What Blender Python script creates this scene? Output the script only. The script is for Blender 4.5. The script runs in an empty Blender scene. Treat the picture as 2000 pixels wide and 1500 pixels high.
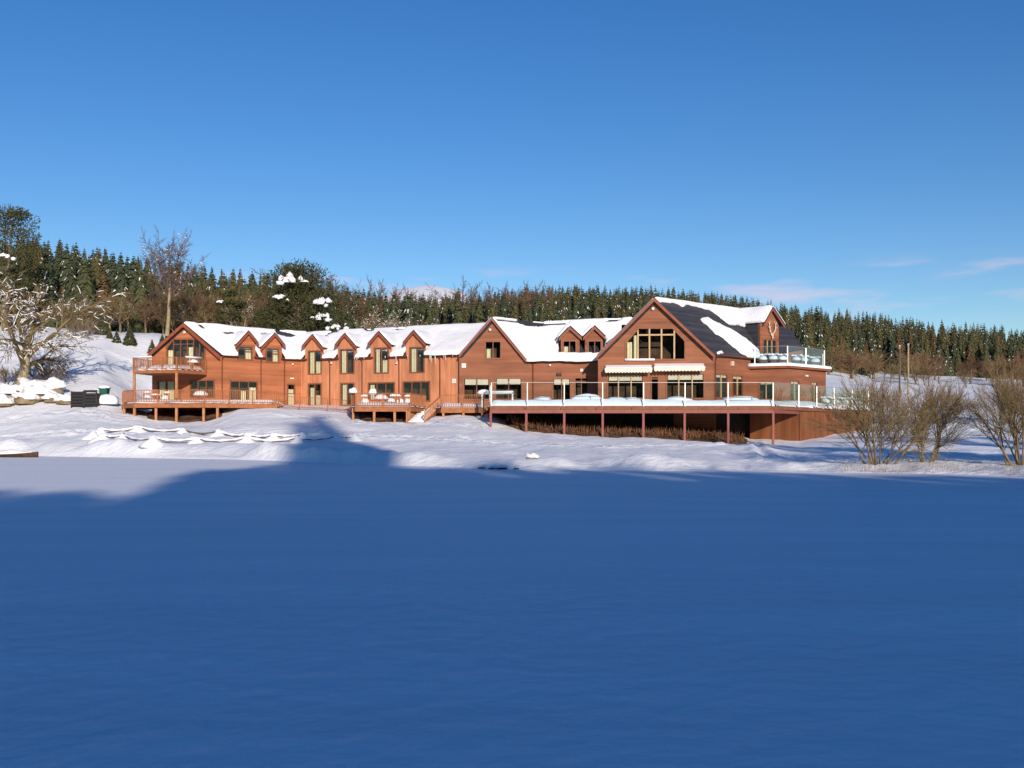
import bpy, bmesh, math, random
import numpy as np
from mathutils import Vector, noise as mnoise
from mathutils.geometry import tessellate_polygon

random.seed(7)
scene = bpy.context.scene
C = scene.collection
R = math.radians

# ------------------------------------------------------------------ camera
EYE = 1.7          # metres above the ice
FPX = 2000.0       # focal length in photo pixels (photo is 2000 wide)
HZ = 845.0         # horizon row in the photo
cam_d = bpy.data.cameras.new('camera'); cam = bpy.data.objects.new('camera', cam_d); C.objects.link(cam)
cam.location = (0, 0, EYE); cam.rotation_euler = (R(90), 0, 0)
cam_d.sensor_fit = 'HORIZONTAL'; cam_d.sensor_width = 36; cam_d.lens = 36.0 * FPX / 2000.0
cam_d.shift_y = (HZ - 750) / 2000.0
cam_d.clip_start = 0.1; cam_d.clip_end = 6000
scene.camera = cam

# ------------------------------------------------------------------ light
SUN_EL = 16.5      # degrees
SUN_AZ = 14.0      # the sun is behind the camera, this far to its right
SL = Vector((-math.sin(R(SUN_AZ)) * math.cos(R(SUN_EL)), math.cos(R(SUN_AZ)) * math.cos(R(SUN_EL)), -math.sin(R(SUN_EL))))
sd = bpy.data.lights.new('sun', 'SUN'); so = bpy.data.objects.new('sun', sd); C.objects.link(so)
sd.energy = 4.9; sd.angle = R(0.7); sd.color = (1.0, 0.86, 0.715)
so.rotation_euler = SL.to_track_quat('-Z', 'Y').to_euler(); so.location = (60, -200, 60)

w = bpy.data.worlds.new('World'); scene.world = w; w.use_nodes = True
nt = w.node_tree; nt.nodes.clear()
def N(nt, t, **k):
    n = nt.nodes.new(t)
    for a, b in k.items():
        if a in n.inputs: n.inputs[a].default_value = b
        else: setattr(n, a, b)
    return n
sky = N(nt, 'ShaderNodeTexSky'); sky.sky_type = 'NISHITA'; sky.sun_disc = False
sky.sun_elevation = R(SUN_EL); sky.sun_rotation = R(180 - SUN_AZ)
sky.air_density = 1.0; sky.dust_density = 0.05; sky.ozone_density = 3.0; sky.altitude = 100
hs = N(nt, 'ShaderNodeHueSaturation'); hs.inputs['Saturation'].default_value = 1.29; hs.inputs['Hue'].default_value = 0.5115
bg = N(nt, 'ShaderNodeBackground'); bg.inputs['Strength'].default_value = 0.12
ow = N(nt, 'ShaderNodeOutputWorld')
L = nt.links.new
L(sky.outputs[0], hs.inputs['Color'])
# thin rosy wisps of cloud low over the forest
tc = N(nt, 'ShaderNodeTexCoord'); sx = N(nt, 'ShaderNodeSeparateXYZ'); L(tc.outputs['Generated'], sx.inputs[0])
mp = N(nt, 'ShaderNodeMapping'); mp.inputs['Scale'].default_value = (7, 7, 42); mp.inputs['Rotation'].default_value = (0, R(-7), 0)
L(tc.outputs['Generated'], mp.inputs[0])
nz = N(nt, 'ShaderNodeTexNoise'); nz.inputs['Scale'].default_value = 1.3; nz.inputs['Detail'].default_value = 5; L(mp.outputs[0], nz.inputs[0])
cr = N(nt, 'ShaderNodeMapRange', interpolation_type='SMOOTHSTEP'); cr.inputs['From Min'].default_value = 0.52; cr.inputs['From Max'].default_value = 0.78; L(nz.outputs[0], cr.inputs[0])
e1 = N(nt, 'ShaderNodeMapRange', interpolation_type='SMOOTHSTEP'); e1.inputs['From Min'].default_value = 0.09; e1.inputs['From Max'].default_value = 0.13; L(sx.outputs[2], e1.inputs[0])
e2 = N(nt, 'ShaderNodeMapRange', interpolation_type='SMOOTHSTEP'); e2.inputs['From Min'].default_value = 0.165; e2.inputs['From Max'].default_value = 0.142; L(sx.outputs[2], e2.inputs[0])
m1 = N(nt, 'ShaderNodeMath', operation='MULTIPLY'); L(e1.outputs[0], m1.inputs[0]); L(e2.outputs[0], m1.inputs[1])
m2 = N(nt, 'ShaderNodeMath', operation='MULTIPLY'); L(m1.outputs[0], m2.inputs[0]); L(cr.outputs[0], m2.inputs[1])
m3 = N(nt, 'ShaderNodeMath', operation='MULTIPLY'); L(m2.outputs[0], m3.inputs[0]); m3.inputs[1].default_value = 0.5
mx = N(nt, 'ShaderNodeMix', data_type='RGBA'); L(m3.outputs[0], mx.inputs[0]); L(hs.outputs[0], mx.inputs[6]); mx.inputs[7].default_value = (7.4, 5.6, 6.2, 1)
L(mx.outputs[2], bg.inputs[0]); L(bg.outputs[0], ow.inputs[0])

scene.view_settings.view_transform = 'Standard'; scene.view_settings.look = 'None'
scene.view_settings.exposure = 0.0; scene.view_settings.gamma = 1.0
scene.view_settings.use_curve_mapping = False

# ------------------------------------------------------------------ helpers
def P(x, y, Y):
    return Vector(((x - 1000) / FPX * Y, Y, EYE + (HZ - y) * Y / FPX))
def pix(p):
    return 1000 + FPX * p[0] / p[1], HZ - FPX * (p[2] - EYE) / p[1]
def zpx(y, Y): return EYE + (HZ - y) * Y / FPX

def new_obj(name, me, parent=None):
    o = bpy.data.objects.new(name, me); C.objects.link(o)
    if parent is not None:
        o.parent = parent
        if parent.type == 'EMPTY': o.location = -parent.location
    return o
def mesh_from(bm, name, mats, smooth=False):
    me = bpy.data.meshes.new(name); bm.to_mesh(me); bm.free()
    for m in (mats if isinstance(mats, (list, tuple)) else [mats]): me.materials.append(m)
    if smooth:
        me.polygons.foreach_set('use_smooth', [True] * len(me.polygons))
    return me
def obj(name, bm, mats, parent=None, smooth=False):
    return new_obj(name, mesh_from(bm, name, mats, smooth), parent)
def tag(o, label, cat, group=None):
    o['label'] = label; o['category'] = cat
    if group: o['group'] = group
    return o
def thing(name, loc, label, cat, group=None):
    o = bpy.data.objects.new(name, None); C.objects.link(o); o.location = loc
    o.empty_display_size = 0.3
    return tag(o, label, cat, group)
def kind(o, k): o['kind'] = k; return o

def face(bm, pts, mi=0):
    try:
        f = bm.faces.new([bm.verts.new(p) for p in pts]); f.material_index = mi; return f
    except ValueError: return None
def hexa(bm, b, t, mi=0):
    """b, t: 4 bottom and 4 top points in the same order"""
    v = [bm.verts.new(p) for p in list(b) + list(t)]
    for q in ((0,1,2,3),(7,6,5,4),(0,4,5,1),(1,5,6,2),(2,6,7,3),(3,7,4,0)):
        f = bm.faces.new([v[i] for i in q]); f.material_index = mi
def box(bm, c, s, rz=0, mi=0):
    cx, cy, cz = c; a, b, h = s[0]/2, s[1]/2, s[2]/2
    ca, sa = math.cos(rz), math.sin(rz)
    pts = [Vector((cx + x*ca - y*sa, cy + x*sa + y*ca, 0)) for x, y in ((-a,-b),(a,-b),(a,b),(-a,b))]
    hexa(bm, [Vector((p.x,p.y,cz-h)) for p in pts], [Vector((p.x,p.y,cz+h)) for p in pts], mi)
def beam(bm, a, b, wd, h, mi=0):
    """rectangular bar between two points, width wd (horizontal) and height h"""
    a = Vector(a); b = Vector(b); d = (b - a).normalized()
    s = d.cross(Vector((0,0,1)))
    if s.length < 1e-4: s = Vector((1,0,0))
    s.normalize(); u = s.cross(d).normalized()
    s *= wd/2; u *= h/2
    hexa(bm, [a-s-u, a+s-u, b+s-u, b-s-u], [a-s+u, a+s+u, b+s+u, b-s+u], mi)
def tube(V, F, pts, rad, n=5, caps=True, mi=None, M=None):
    base = len(V); k = len(pts)
    prev = None
    for i in range(k):
        d = (pts[min(i+1,k-1)] - pts[max(i-1,0)])
        if d.length < 1e-6: d = Vector((0,0,1))
        d.normalize()
        if prev is None:
            s = d.cross(Vector((0.3,0.9,0.2)));
            if s.length < 1e-3: s = d.cross(Vector((1,0,0)))
        else: s = prev - d * prev.dot(d)
        if s.length < 1e-6: s = d.orthogonal()
        s.normalize(); t = d.cross(s); prev = s
        for j in range(n):
            a = 2*math.pi*j/n
            V.append(pts[i] + (s*math.cos(a) + t*math.sin(a))*rad[i])
    for i in range(k-1):
        for j in range(n):
            F.append((base+i*n+j, base+i*n+(j+1)%n, base+(i+1)*n+(j+1)%n, base+(i+1)*n+j))
            if M is not None: M.append(mi or 0)
    if caps and n > 2:
        F.append(tuple(base+j for j in range(n))[::-1]); F.append(tuple(base+(k-1)*n+j for j in range(n)))
        if M is not None: M += [mi or 0]*2
def pyobj(name, V, F, mats, parent=None, smooth=False, M=None):
    me = pymesh(name, V, F, mats, smooth, M)
    return new_obj(name, me, parent)
def pymesh(name, V, F, mats, smooth=False, M=None):
    me = bpy.data.meshes.new(name); me.from_pydata([tuple(v) for v in V], [], F)
    for m in (mats if isinstance(mats, (list, tuple)) else [mats]): me.materials.append(m)
    if M is not None: me.polygons.foreach_set('material_index', M)
    if smooth: me.polygons.foreach_set('use_smooth', [True]*len(me.polygons))
    me.update(); return me

_rng = np.random.RandomState(3)
_lat = _rng.rand(256, 256)
def vnoise(x, y):
    x = np.asarray(x, float); y = np.asarray(y, float)
    xi = np.floor(x).astype(int); yi = np.floor(y).astype(int)
    fx = x - xi; fy = y - yi; fx = fx*fx*(3-2*fx); fy = fy*fy*(3-2*fy)
    g = lambda a, b: _lat[a % 256, b % 256]
    return ((g(xi,yi)*(1-fx) + g(xi+1,yi)*fx)*(1-fy) + (g(xi,yi+1)*(1-fx) + g(xi+1,yi+1)*fx)*fy)
def fbm(x, y, o=4):
    s = 0; a = 0.5
    for i in range(o):
        s = s + a*vnoise(np.asarray(x)*2**i + 17*i, np.asarray(y)*2**i + 31*i); a *= 0.5
    return s
def sstep(a, b, x):
    t = np.clip((np.asarray(x, float)-a)/(b-a), 0, 1); return t*t*(3-2*t)

# ------------------------------------------------------------------ materials
def mat(name, col, rough=0.8, noise=None, bump=None, spec=0.3, metal=0.0, coord='Object'):
    """noise: (scale, amount, detail) brightness variation; bump: (scale, strength, distance)"""
    m = bpy.data.materials.new(name); m.use_nodes = True; t = m.node_tree
    b = t.nodes['Principled BSDF']; b.inputs['Roughness'].default_value = rough
    b.inputs['Specular IOR Level'].default_value = spec; b.inputs['Metallic'].default_value = metal
    b.inputs['Base Color'].default_value = (*col, 1)
    tcn = t.nodes.new('ShaderNodeTexCoord')
    if noise:
        n = t.nodes.new('ShaderNodeTexNoise'); n.inputs['Scale'].default_value = noise[0]; n.inputs['Detail'].default_value = noise[2]
        t.links.new(tcn.outputs[coord], n.inputs[0])
        r = t.nodes.new('ShaderNodeMapRange'); r.inputs['From Min'].default_value = 0.3; r.inputs['From Max'].default_value = 0.7
        r.inputs['To Min'].default_value = 1-noise[1]; r.inputs['To Max'].default_value = 1+noise[1]
        t.links.new(n.outputs[0], r.inputs[0])
        v = t.nodes.new('ShaderNodeVectorMath'); v.operation = 'SCALE'; v.inputs[0].default_value = col
        t.links.new(r.outputs[0], v.inputs['Scale']); t.links.new(v.outputs[0], b.inputs['Base Color'])
    if bump:
        n2 = t.nodes.new('ShaderNodeTexNoise'); n2.inputs['Scale'].default_value = bump[0]; n2.inputs['Detail'].default_value = 5
        t.links.new(tcn.outputs[coord], n2.inputs[0])
        bp = t.nodes.new('ShaderNodeBump'); bp.inputs['Strength'].default_value = bump[1]; bp.inputs['Distance'].default_value = bump[2]
        t.links.new(n2.outputs[0], bp.inputs['Height']); t.links.new(bp.outputs[0], b.inputs['Normal'])
    return m

def boards(name, col, axis, pitch, dark=0.55, vary=0.16):
    """painted timber boarding: dark joints, tint of each board, weather streaks"""
    m = bpy.data.materials.new(name); m.use_nodes = True; t = m.node_tree; K = t.links.new
    b = t.nodes['Principled BSDF']; b.inputs['Roughness'].default_value = 0.7; b.inputs['Specular IOR Level'].default_value = 0.25
    tcn = t.nodes.new('ShaderNodeTexCoord'); s = t.nodes.new('ShaderNodeSeparateXYZ'); K(tcn.outputs['Object'], s.inputs[0])
    dv = t.nodes.new('ShaderNodeMath'); dv.operation = 'DIVIDE'; dv.inputs[1].default_value = pitch; K(s.outputs[axis], dv.inputs[0])
    fl = t.nodes.new('ShaderNodeMath'); fl.operation = 'FLOOR'; K(dv.outputs[0], fl.inputs[0])
    fr = t.nodes.new('ShaderNodeMath'); fr.operation = 'FRACT'; K(dv.outputs[0], fr.inputs[0])
    wn = t.nodes.new('ShaderNodeTexWhiteNoise'); wn.noise_dimensions = '1D'; K(fl.outputs[0], wn.inputs['W'])
    gap = t.nodes.new('ShaderNodeMapRange'); gap.inputs['From Min'].default_value = 0.0; gap.inputs['From Max'].default_value = 0.16
    gap.inputs['To Min'].default_value = dark; gap.inputs['To Max'].default_value = 1.0; K(fr.outputs[0], gap.inputs[0])
    tv = t.nodes.new('ShaderNodeMapRange'); tv.inputs['To Min'].default_value = 1-vary; tv.inputs['To Max'].default_value = 1+vary; K(wn.outputs[0], tv.inputs[0])
    mpn = t.nodes.new('ShaderNodeMapping'); mpn.inputs['Scale'].default_value = (1.1, 1.1, 0.35) if axis == 0 else (0.25, 0.25, 1.3); K(tcn.outputs['Object'], mpn.inputs[0])
    nzn = t.nodes.new('ShaderNodeTexNoise'); nzn.inputs['Scale'].default_value = 1.2; nzn.inputs['Detail'].default_value = 6; K(mpn.outputs[0], nzn.inputs[0])
    nv = t.nodes.new('ShaderNodeMapRange'); nv.inputs['From Min'].default_value = 0.3; nv.inputs['From Max'].default_value = 0.7; nv.inputs['To Min'].default_value = 0.72; nv.inputs['To Max'].default_value = 1.2; K(nzn.outputs[0], nv.inputs[0])
    a1 = t.nodes.new('ShaderNodeMath'); a1.operation = 'MULTIPLY'; K(gap.outputs[0], a1.inputs[0]); K(tv.outputs[0], a1.inputs[1])
    a2 = t.nodes.new('ShaderNodeMath'); a2.operation = 'MULTIPLY'; K(a1.outputs[0], a2.inputs[0]); K(nv.outputs[0], a2.inputs[1])
    v = t.nodes.new('ShaderNodeVectorMath'); v.operation = 'SCALE'; v.inputs[0].default_value = col; K(a2.outputs[0], v.inputs['Scale']); K(v.outputs[0], b.inputs['Base Color'])
    bp = t.nodes.new('ShaderNodeBump'); bp.inputs['Strength'].default_value = 0.6; bp.inputs['Distance'].default_value = 0.02; K(gap.outputs[0], bp.inputs['Height']); K(bp.outputs[0], b.inputs['Normal'])
    return m

def glass_mat(name, tint, refl=1.0, ior=1.5, rough=0.02):
    m = bpy.data.materials.new(name); m.use_nodes = True; t = m.node_tree; t.nodes.clear(); K = t.links.new
    o = t.nodes.new('ShaderNodeOutputMaterial'); mxs = t.nodes.new('ShaderNodeMixShader')
    tr = t.nodes.new('ShaderNodeBsdfTransparent'); tr.inputs[0].default_value = (*tint, 1)
    gl = t.nodes.new('ShaderNodeBsdfGlossy'); gl.inputs['Roughness'].default_value = rough
    fr = t.nodes.new('ShaderNodeFresnel'); fr.inputs[0].default_value = ior
    ml = t.nodes.new('ShaderNodeMath'); ml.operation = 'MULTIPLY'; ml.inputs[1].default_value = refl; ml.use_clamp = True
    K(fr.outputs[0], ml.inputs[0]); K(ml.outputs[0], mxs.inputs[0]); K(tr.outputs[0], mxs.inputs[1]); K(gl.outputs[0], mxs.inputs[2]); K(mxs.outputs[0], o.inputs[0])
    return m

M = {}
M['snow'] = mat('snow', (0.84, 0.855, 0.88), 0.62, (0.6, 0.02, 4), (2.4, 0.7, 0.14), 0.25)
M['lake_snow'] = mat('lake_snow', (0.80, 0.83, 0.88), 0.6, (0.5, 0.045, 7), (3.2, 0.6, 0.07), 0.25)
for n_ in M['lake_snow'].node_tree.nodes:          # wind crust runs across the ice
    if n_.type == 'TEX_NOISE' and abs(n_.inputs['Scale'].default_value-0.5) < 1e-3:
        t_ = M['lake_snow'].node_tree; mp_ = t_.nodes.new('ShaderNodeMapping'); mp_.inputs['Scale'].default_value = (0.22, 1.5, 1); mp_.inputs['Rotation'].default_value = (0,0,R(8))
        t_.links.new([q for q in t_.nodes if q.type == 'TEX_COORD'][0].outputs['Object'], mp_.inputs[0]); t_.links.new(mp_.outputs[0], n_.inputs[0])
M['roof_snow'] = mat('roof_snow', (0.87, 0.875, 0.885), 0.6, None, (3.0, 0.35, 0.06), 0.25)
M['cedar_h'] = boards('cedar_boarding', (0.425, 0.15, 0.066), 2, 0.16, 0.68, 0.13)
M['cedar_v'] = boards('cedar_upright_boarding', (0.53, 0.215, 0.105), 0, 0.15, 0.78, 0.1)
M['red_h'] = boards('russet_boarding', (0.275, 0.104, 0.053), 2, 0.16, 0.72, 0.12)
M['trim'] = mat('barge_board', (0.27, 0.065, 0.026), 0.6, (2.5, 0.15, 4))
M['trim_red'] = mat('russet_trim', (0.25, 0.075, 0.035), 0.6, (2.5, 0.15, 4))
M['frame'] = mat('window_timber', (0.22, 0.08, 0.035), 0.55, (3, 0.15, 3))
M['frame_lit'] = mat('sunlit_window_timber', (0.50, 0.33, 0.17), 0.55, (3, 0.12, 3))  # window timber again, with the sunlit cream put into its base colour
M['pipe'] = mat('downpipe_brown', (0.13, 0.04, 0.022), 0.45)
M['slate'] = boards('slate_roofing', (0.045, 0.046, 0.058), 2, 0.17, 0.7, 0.2)
M['interior'] = mat('room_interior', (0.10, 0.06, 0.04), 0.9, (1.2, 0.5, 4))
M['curtain'] = mat('curtain_cream', (0.80, 0.73, 0.50), 0.9, (6, 0.10, 3))
M['blind'] = mat('roller_blind', (0.66, 0.61, 0.50), 0.9, (2, 0.05, 3))
M['door_paint'] = mat('pale_green_door', (0.50, 0.47, 0.30), 0.6, (3, 0.08, 3))
M['glass'] = glass_mat('window_glass', (0.82, 0.86, 0.86), 1.6)
M['bal_glass'] = glass_mat('balustrade_glass', (0.92, 0.965, 0.975), 0.3)
M['steel'] = mat('brushed_steel', (0.55, 0.54, 0.51), 0.4, None, None, 0.5, 0.4)
M['rail_grey'] = mat('rail_steel', (0.30, 0.27, 0.26), 0.45, None, None, 0.5, 0.3)
M['red_steel'] = mat('red_oxide_steel', (0.235, 0.068, 0.055), 0.55, (2, 0.12, 3))
M['deck_wood'] = mat('deck_timber', (0.33, 0.125, 0.05), 0.75, (3, 0.2, 4))
M['post_wood'] = mat('post_timber', (0.42, 0.19, 0.085), 0.75, (3, 0.2, 4))
M['fascia'] = mat('deck_fascia_timber', (0.20, 0.085, 0.045), 0.75, (2, 0.2, 4))
M['skirt'] = boards('deck_skirt_boarding', (0.20, 0.072, 0.028), 0, 0.14, 0.7, 0.12)
M['awning'] = mat('awning_canvas', (0.74, 0.68, 0.56), 0.85, (3, 0.05, 3))
M['white'] = mat('white_plastic', (0.75, 0.72, 0.66), 0.5)
M['black'] = mat('black_metal', (0.02, 0.02, 0.022), 0.5)
M['earth'] = mat('bracken_earth', (0.115, 0.058, 0.032), 0.95, (1.3, 0.75, 7), (3, 1.0, 0.3))
M['dead_bracken'] = mat('dead_bracken', (0.14, 0.068, 0.036), 0.95, (0.8, 0.6, 4))
M['dark_void'] = mat('void_shade', (0.03, 0.027, 0.026), 0.9, (2, 0.3, 3))  # near-black with the shade under the deck in it; crate body too
M['bark'] = mat('bark_grey', (0.17, 0.13, 0.085), 0.95, (4, 0.35, 4))
M['bark_pale'] = mat('bark_pale', (0.30, 0.24, 0.14), 0.95, (4, 0.3, 4))
M['twig_red'] = mat('twig_russet', (0.155, 0.090, 0.052), 0.95, (0.5, 0.3, 3))
M['twig_brown'] = mat('twig_brown', (0.18, 0.128, 0.058), 0.95, (0.5, 0.25, 3))
M['twig_grey'] = mat('twig_grey', (0.125, 0.085, 0.075), 0.95, (0.5, 0.2, 3))
M['spruce'] = mat('spruce_needles', (0.070, 0.076, 0.034), 0.9, (0.35, 0.35, 3), None, 0.2)
M['spruce2'] = mat('spruce_needles_olive', (0.096, 0.084, 0.036), 0.9, (0.35, 0.35, 3), None, 0.2)
M['spruce3'] = mat('spruce_needles_blue', (0.054, 0.068, 0.036), 0.9, (0.35, 0.35, 3), None, 0.2)
M['larch'] = mat('larch_russet', (0.115, 0.072, 0.036), 0.9, (0.35, 0.3, 3), None, 0.2)
M['pine'] = mat('pine_needles', (0.066, 0.070, 0.026), 0.9, (0.6, 0.4, 3), None, 0.2)
M['stone'] = mat('boulder_stone', (0.20, 0.15, 0.09), 0.9, (1.5, 0.4, 5), (3, 0.6, 0.1))
M['bin'] = mat('green_plastic', (0.012, 0.10, 0.075), 0.5)
M['boat'] = mat('tarred_wood', (0.07, 0.035, 0.018), 0.7, (4, 0.3, 3))
M['rope'] = mat('hemp_rope', (0.17, 0.11, 0.07), 0.95, (8, 0.3, 3))
M['bone'] = mat('antler_bone', (0.60, 0.52, 0.38), 0.7, (5, 0.15, 3))

# ------------------------------------------------------------------ terrain
# per photo column: (distance, height) knots from the shore inwards
def col(shore_y, *kn):
    Ys = EYE*FPX/(shore_y-HZ)
    k = [(Ys-1.2, -0.5), (Ys, 0.0)] + [(Y, zpx(y, Y)) for (y, Y) in kn]
    return k
COLS = {
 -500: col(888, (868,81.5),(852,86),(800,93),(770,98),(700,112),(640,126),(604,165),(580,215),(575,300),(580,420)),
    0: col(890, (868,77.5),(856,82),(805,90),(784,94),(752,99),(705,109),(655,121),(608,165),(590,215),(585,300),(590,420)),
  200: col(893, (868,73),(848,78),(826,84),(800,89),(783,93),(752,98),(705,107),(655,119),(630,170),(612,215),(600,300),(605,420)),
  300: col(895, (870,70.3),(846,77.5),(828,85.8),(818,89.5),(806,93.5),(795,104),(655,121),(642,175),(622,215),(610,300),(615,420)),
  400: col(896.5,(871,68.3),(849,76.5),(830,85.6),(818,89),(806,93.5),(795,106),(668,124),(654,180),(636,215),(625,300),(630,420)),
  470: col(898, (873,66.4),(852,74.5),(815,83.5),(798,87.0),(794,93),(793,108),(680,126),(662,185),(645,220),(635,300),(640,420)),
  540: col(900, (876,63.5),(852,74),(822,82),(799,87.5),(793,94),(794,109),(688,128),(668,188),(655,225),(645,300),(650,420)),
  600: col(903, (880,60.5),(855,73),(830,80),(803,89),(792,95),(795,109),(700,130),(678,190),(665,230),(655,300),(660,420)),
  700: col(907, (886,57),(860,71),(838,79),(824,84.6),(808,90),(795,93.5),(797,108),(720,130),(688,195),(675,230),(668,300),(672,420)),
  800: col(910, (891,54.2),(864,70),(838,79),(826,84.6),(810,89.5),(799,93),(800,106),(735,130),(694,200),(682,235),(672,300),(675,420)),
  900: col(913, (895,52),(865,69),(826,81),(808,87),(802,91),(802,105),(735,130),(690,190),(668,230),(655,300),(660,420)),
  960: col(916, (898,50),(867,68),(838,79),(816,85),(810,90),(808,104),(738,130),(700,170),(650,240),(628,300),(632,420)),
 1020: col(917, (899,49.3),(870,66),(846,78.5),(833,85),(826,92),(815,104),(738,130),(705,155),(645,240),(625,300),(630,420)),
 1100: col(918, (900,48.7),(872,65),(853,78),(843,85),(836,92),(820,104),(738,130),(708,152),(635,255),(618,305),(622,420)),
 1300: col(920, (902,47.7),(877,63),(861,77.5),(851,84),(842,90),(825,104),(738,130),(708,152),(640,255),(622,310),(626,420)),
 1450: col(922, (905,46.5),(882,61),(869,78),(865,82),(856,88),(832,100),(745,130),(715,155),(660,250),(638,310),(640,420)),
 1560: col(923, (906,46),(884,60),(869,79),(861,84),(850,92),(820,106),(762,130),(740,160),(690,250),(650,310),(650,420)),
 1700: col(924, (908,45.2),(884,58),(858,78),(838,96),(795,115),(752,150),(738,215),(700,260),(662,310),(662,420)),
 1850: col(926, (909,44.2),(882,56),(848,78),(805,106),(770,150),(742,215),(715,260),(680,310),(680,420)),
 2000: col(931, (913,41.6),(884,54),(852,74),(806,106),(772,150),(745,222),(725,260),(694,310),(694,420)),
 2500: col(940, (922,38),(890,50),(860,70),(815,106),(785,150),(755,222),(740,260),(710,310),(710,420)),
}
cx = np.array(sorted(COLS)); ca = (cx-1000)/FPX
NA, NY = 470, 330
aa = np.linspace(-0.76, 0.76, NA)
yy = np.concatenate([np.linspace(33, 112, 230), np.geomspace(112.8, 420, NY-230)])
colz = np.array([np.interp(yy, [k[0] for k in COLS[c]], [k[1] for k in COLS[c]], left=-0.5) for c in cx])   # cols x NY
def col_interp(a):
    i = int(np.clip(np.searchsorted(ca, a)-1, 0, len(ca)-2)); t = (a-ca[i])/(ca[i+1]-ca[i]); t = min(max(t,0),1)
    return colz[i]*(1-t)+colz[i+1]*t
# resample columns in depth relative to the shore so that the bank stays crisp between columns
shoreY = np.array([COLS[c][1][0] for c in cx])
def shore(a): return np.interp(a, ca, shoreY)
Z = np.zeros((NA, NY))
for i, a in enumerate(aa):
    j = int(np.clip(np.searchsorted(ca, a)-1, 0, len(ca)-2)); t = min(max((a-ca[j])/(ca[j+1]-ca[j]),0),1)
    sY = shore(a)
    zz = 0
    for jj, wgt in ((j,1-t),(j+1,t)):
        kn = COLS[cx[jj]]; s0 = shoreY[jj]
        ky = [k[0] for k in kn]; kz = [k[1] for k in kn]
        # warp: near the shore use distance from shore, far away absolute distance
        near = sstep(26, 6, yy - sY)
        src = near*(yy - sY + s0) + (1-near)*yy
        zz = zz + wgt*np.interp(src, ky, kz, left=-0.5)
    Z[i] = zz
def smooth(Z, n):
    for _ in range(n):
        Q = np.pad(Z, 1, mode='edge'); Z = (Q[:-2,1:-1]+Q[2:,1:-1]+Q[1:-1,:-2]+Q[1:-1,2:]+4*Z)/8
    return Z
Z = smooth(Z, 4)
XX = aa[:,None]*yy[None,:]; YY = np.broadcast_to(yy[None,:], XX.shape)
land = sstep(0.15, 1.3, YY - shore(aa)[:,None])
Z = Z + land*((fbm(XX*0.16, YY*0.16, 4)-0.47)*0.55 + (fbm(XX*0.9+9, YY*0.55, 3)-0.44)*0.24)
# drifted crest and scoops along the shore bank
sd_ = YY - shore(aa)[:,None]
Z = Z + np.exp(-((sd_-2.2)/1.5)**2)*(fbm(XX*0.45+40, YY*0.15, 3)-0.34)*1.25*land
# trodden tracks across the slope
def track(px, width, depth):
    global Z
    pts = [P(x, y, Y) for (x, y, Y) in px]
    for a, b in zip(pts[:-1], pts[1:]):
        ax, ay, bx, by = a.x, a.y, b.x, b.y; l2 = (bx-ax)**2+(by-ay)**2
        t = np.clip(((XX-ax)*(bx-ax)+(YY-ay)*(by-ay))/l2, 0, 1)
        d = np.hypot(XX-ax-t*(bx-ax), YY-ay-t*(by-ay))
        f = (1.15*np.exp(-((d-width)/(width*0.6))**2) - np.exp(-(d/(width*0.7))**2))*depth
        Z = Z + f*land*(0.5+fbm(XX*1.7,YY*1.7,2))
track([(0,853,82),(150,856,80),(330,852,76),(620,845,76),(900,862,70),(1180,873,64)], 0.45, 0.13)
track([(20,812,88),(150,805,89),(260,812,87)], 0.4, 0.14)
track([(60,830,84.5),(200,822,85.5),(300,828,83.5)], 0.35, 0.10)
track([(540,806,86),(640,812,85),(700,820,83),(860,822,82),(960,840,78)], 0.4, 0.12)
track([(1180,873,64),(1400,872,70),(1478,874,74),(1500,895,52)], 0.45, 0.12)
def ground(X, Y):
    a = X/Y
    i = np.clip((a-aa[0])/(aa[1]-aa[0]), 0, NA-1.001); ii = int(i); ti = i-ii
    jj = int(np.clip(np.searchsorted(yy, Y)-1, 0, NY-2)); tj = min(max((Y-yy[jj])/(yy[jj+1]-yy[jj]),0),1)
    return float((Z[ii,jj]*(1-ti)+Z[ii+1,jj]*ti)*(1-tj) + (Z[ii,jj+1]*(1-ti)+Z[ii+1,jj+1]*ti)*tj)
def G(x, Y):                    # ground point under photo column x at distance Y
    X = (x-1000)/FPX*Y; return Vector((X, Y, ground(X, Y)))
V = np.stack([XX, YY, Z], -1).reshape(-1,3)
idx = np.arange(NA*NY).reshape(NA, NY)
F = np.stack([idx[:-1,:-1], idx[1:,:-1], idx[1:,1:], idx[:-1,1:]], -1).reshape(-1,4)
keep = (Z.reshape(-1)[F].max(1) > -0.45)
o = pyobj('snow_ground', V.tolist(), F[keep].tolist(), M['snow'], None, True); kind(o, 'structure')

# frozen lake
V = []; F = []
gx = np.linspace(-420, 420, 61); gy = np.concatenate([np.linspace(-14, 110, 40)])
for x in gx:
    for y in gy: V.append((x, y, 0.0))
for i in range(len(gx)-1):
    for j in range(len(gy)-1):
        k = len(gy); F.append((i*k+j, (i+1)*k+j, (i+1)*k+j+1, i*k+j+1))
o = pyobj('frozen_lake', V, F, M['lake_snow'], None, True); kind(o, 'structure')
# wide ground sheet far beyond, to the horizon
V = [(-5000,-5000,-0.6),(5000,-5000,-0.6),(5000,5000,-0.6),(-5000,5000,-0.6)]
o = pyobj('ground', V, [(0,1,2,3)], M['snow']); kind(o, 'structure')

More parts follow.
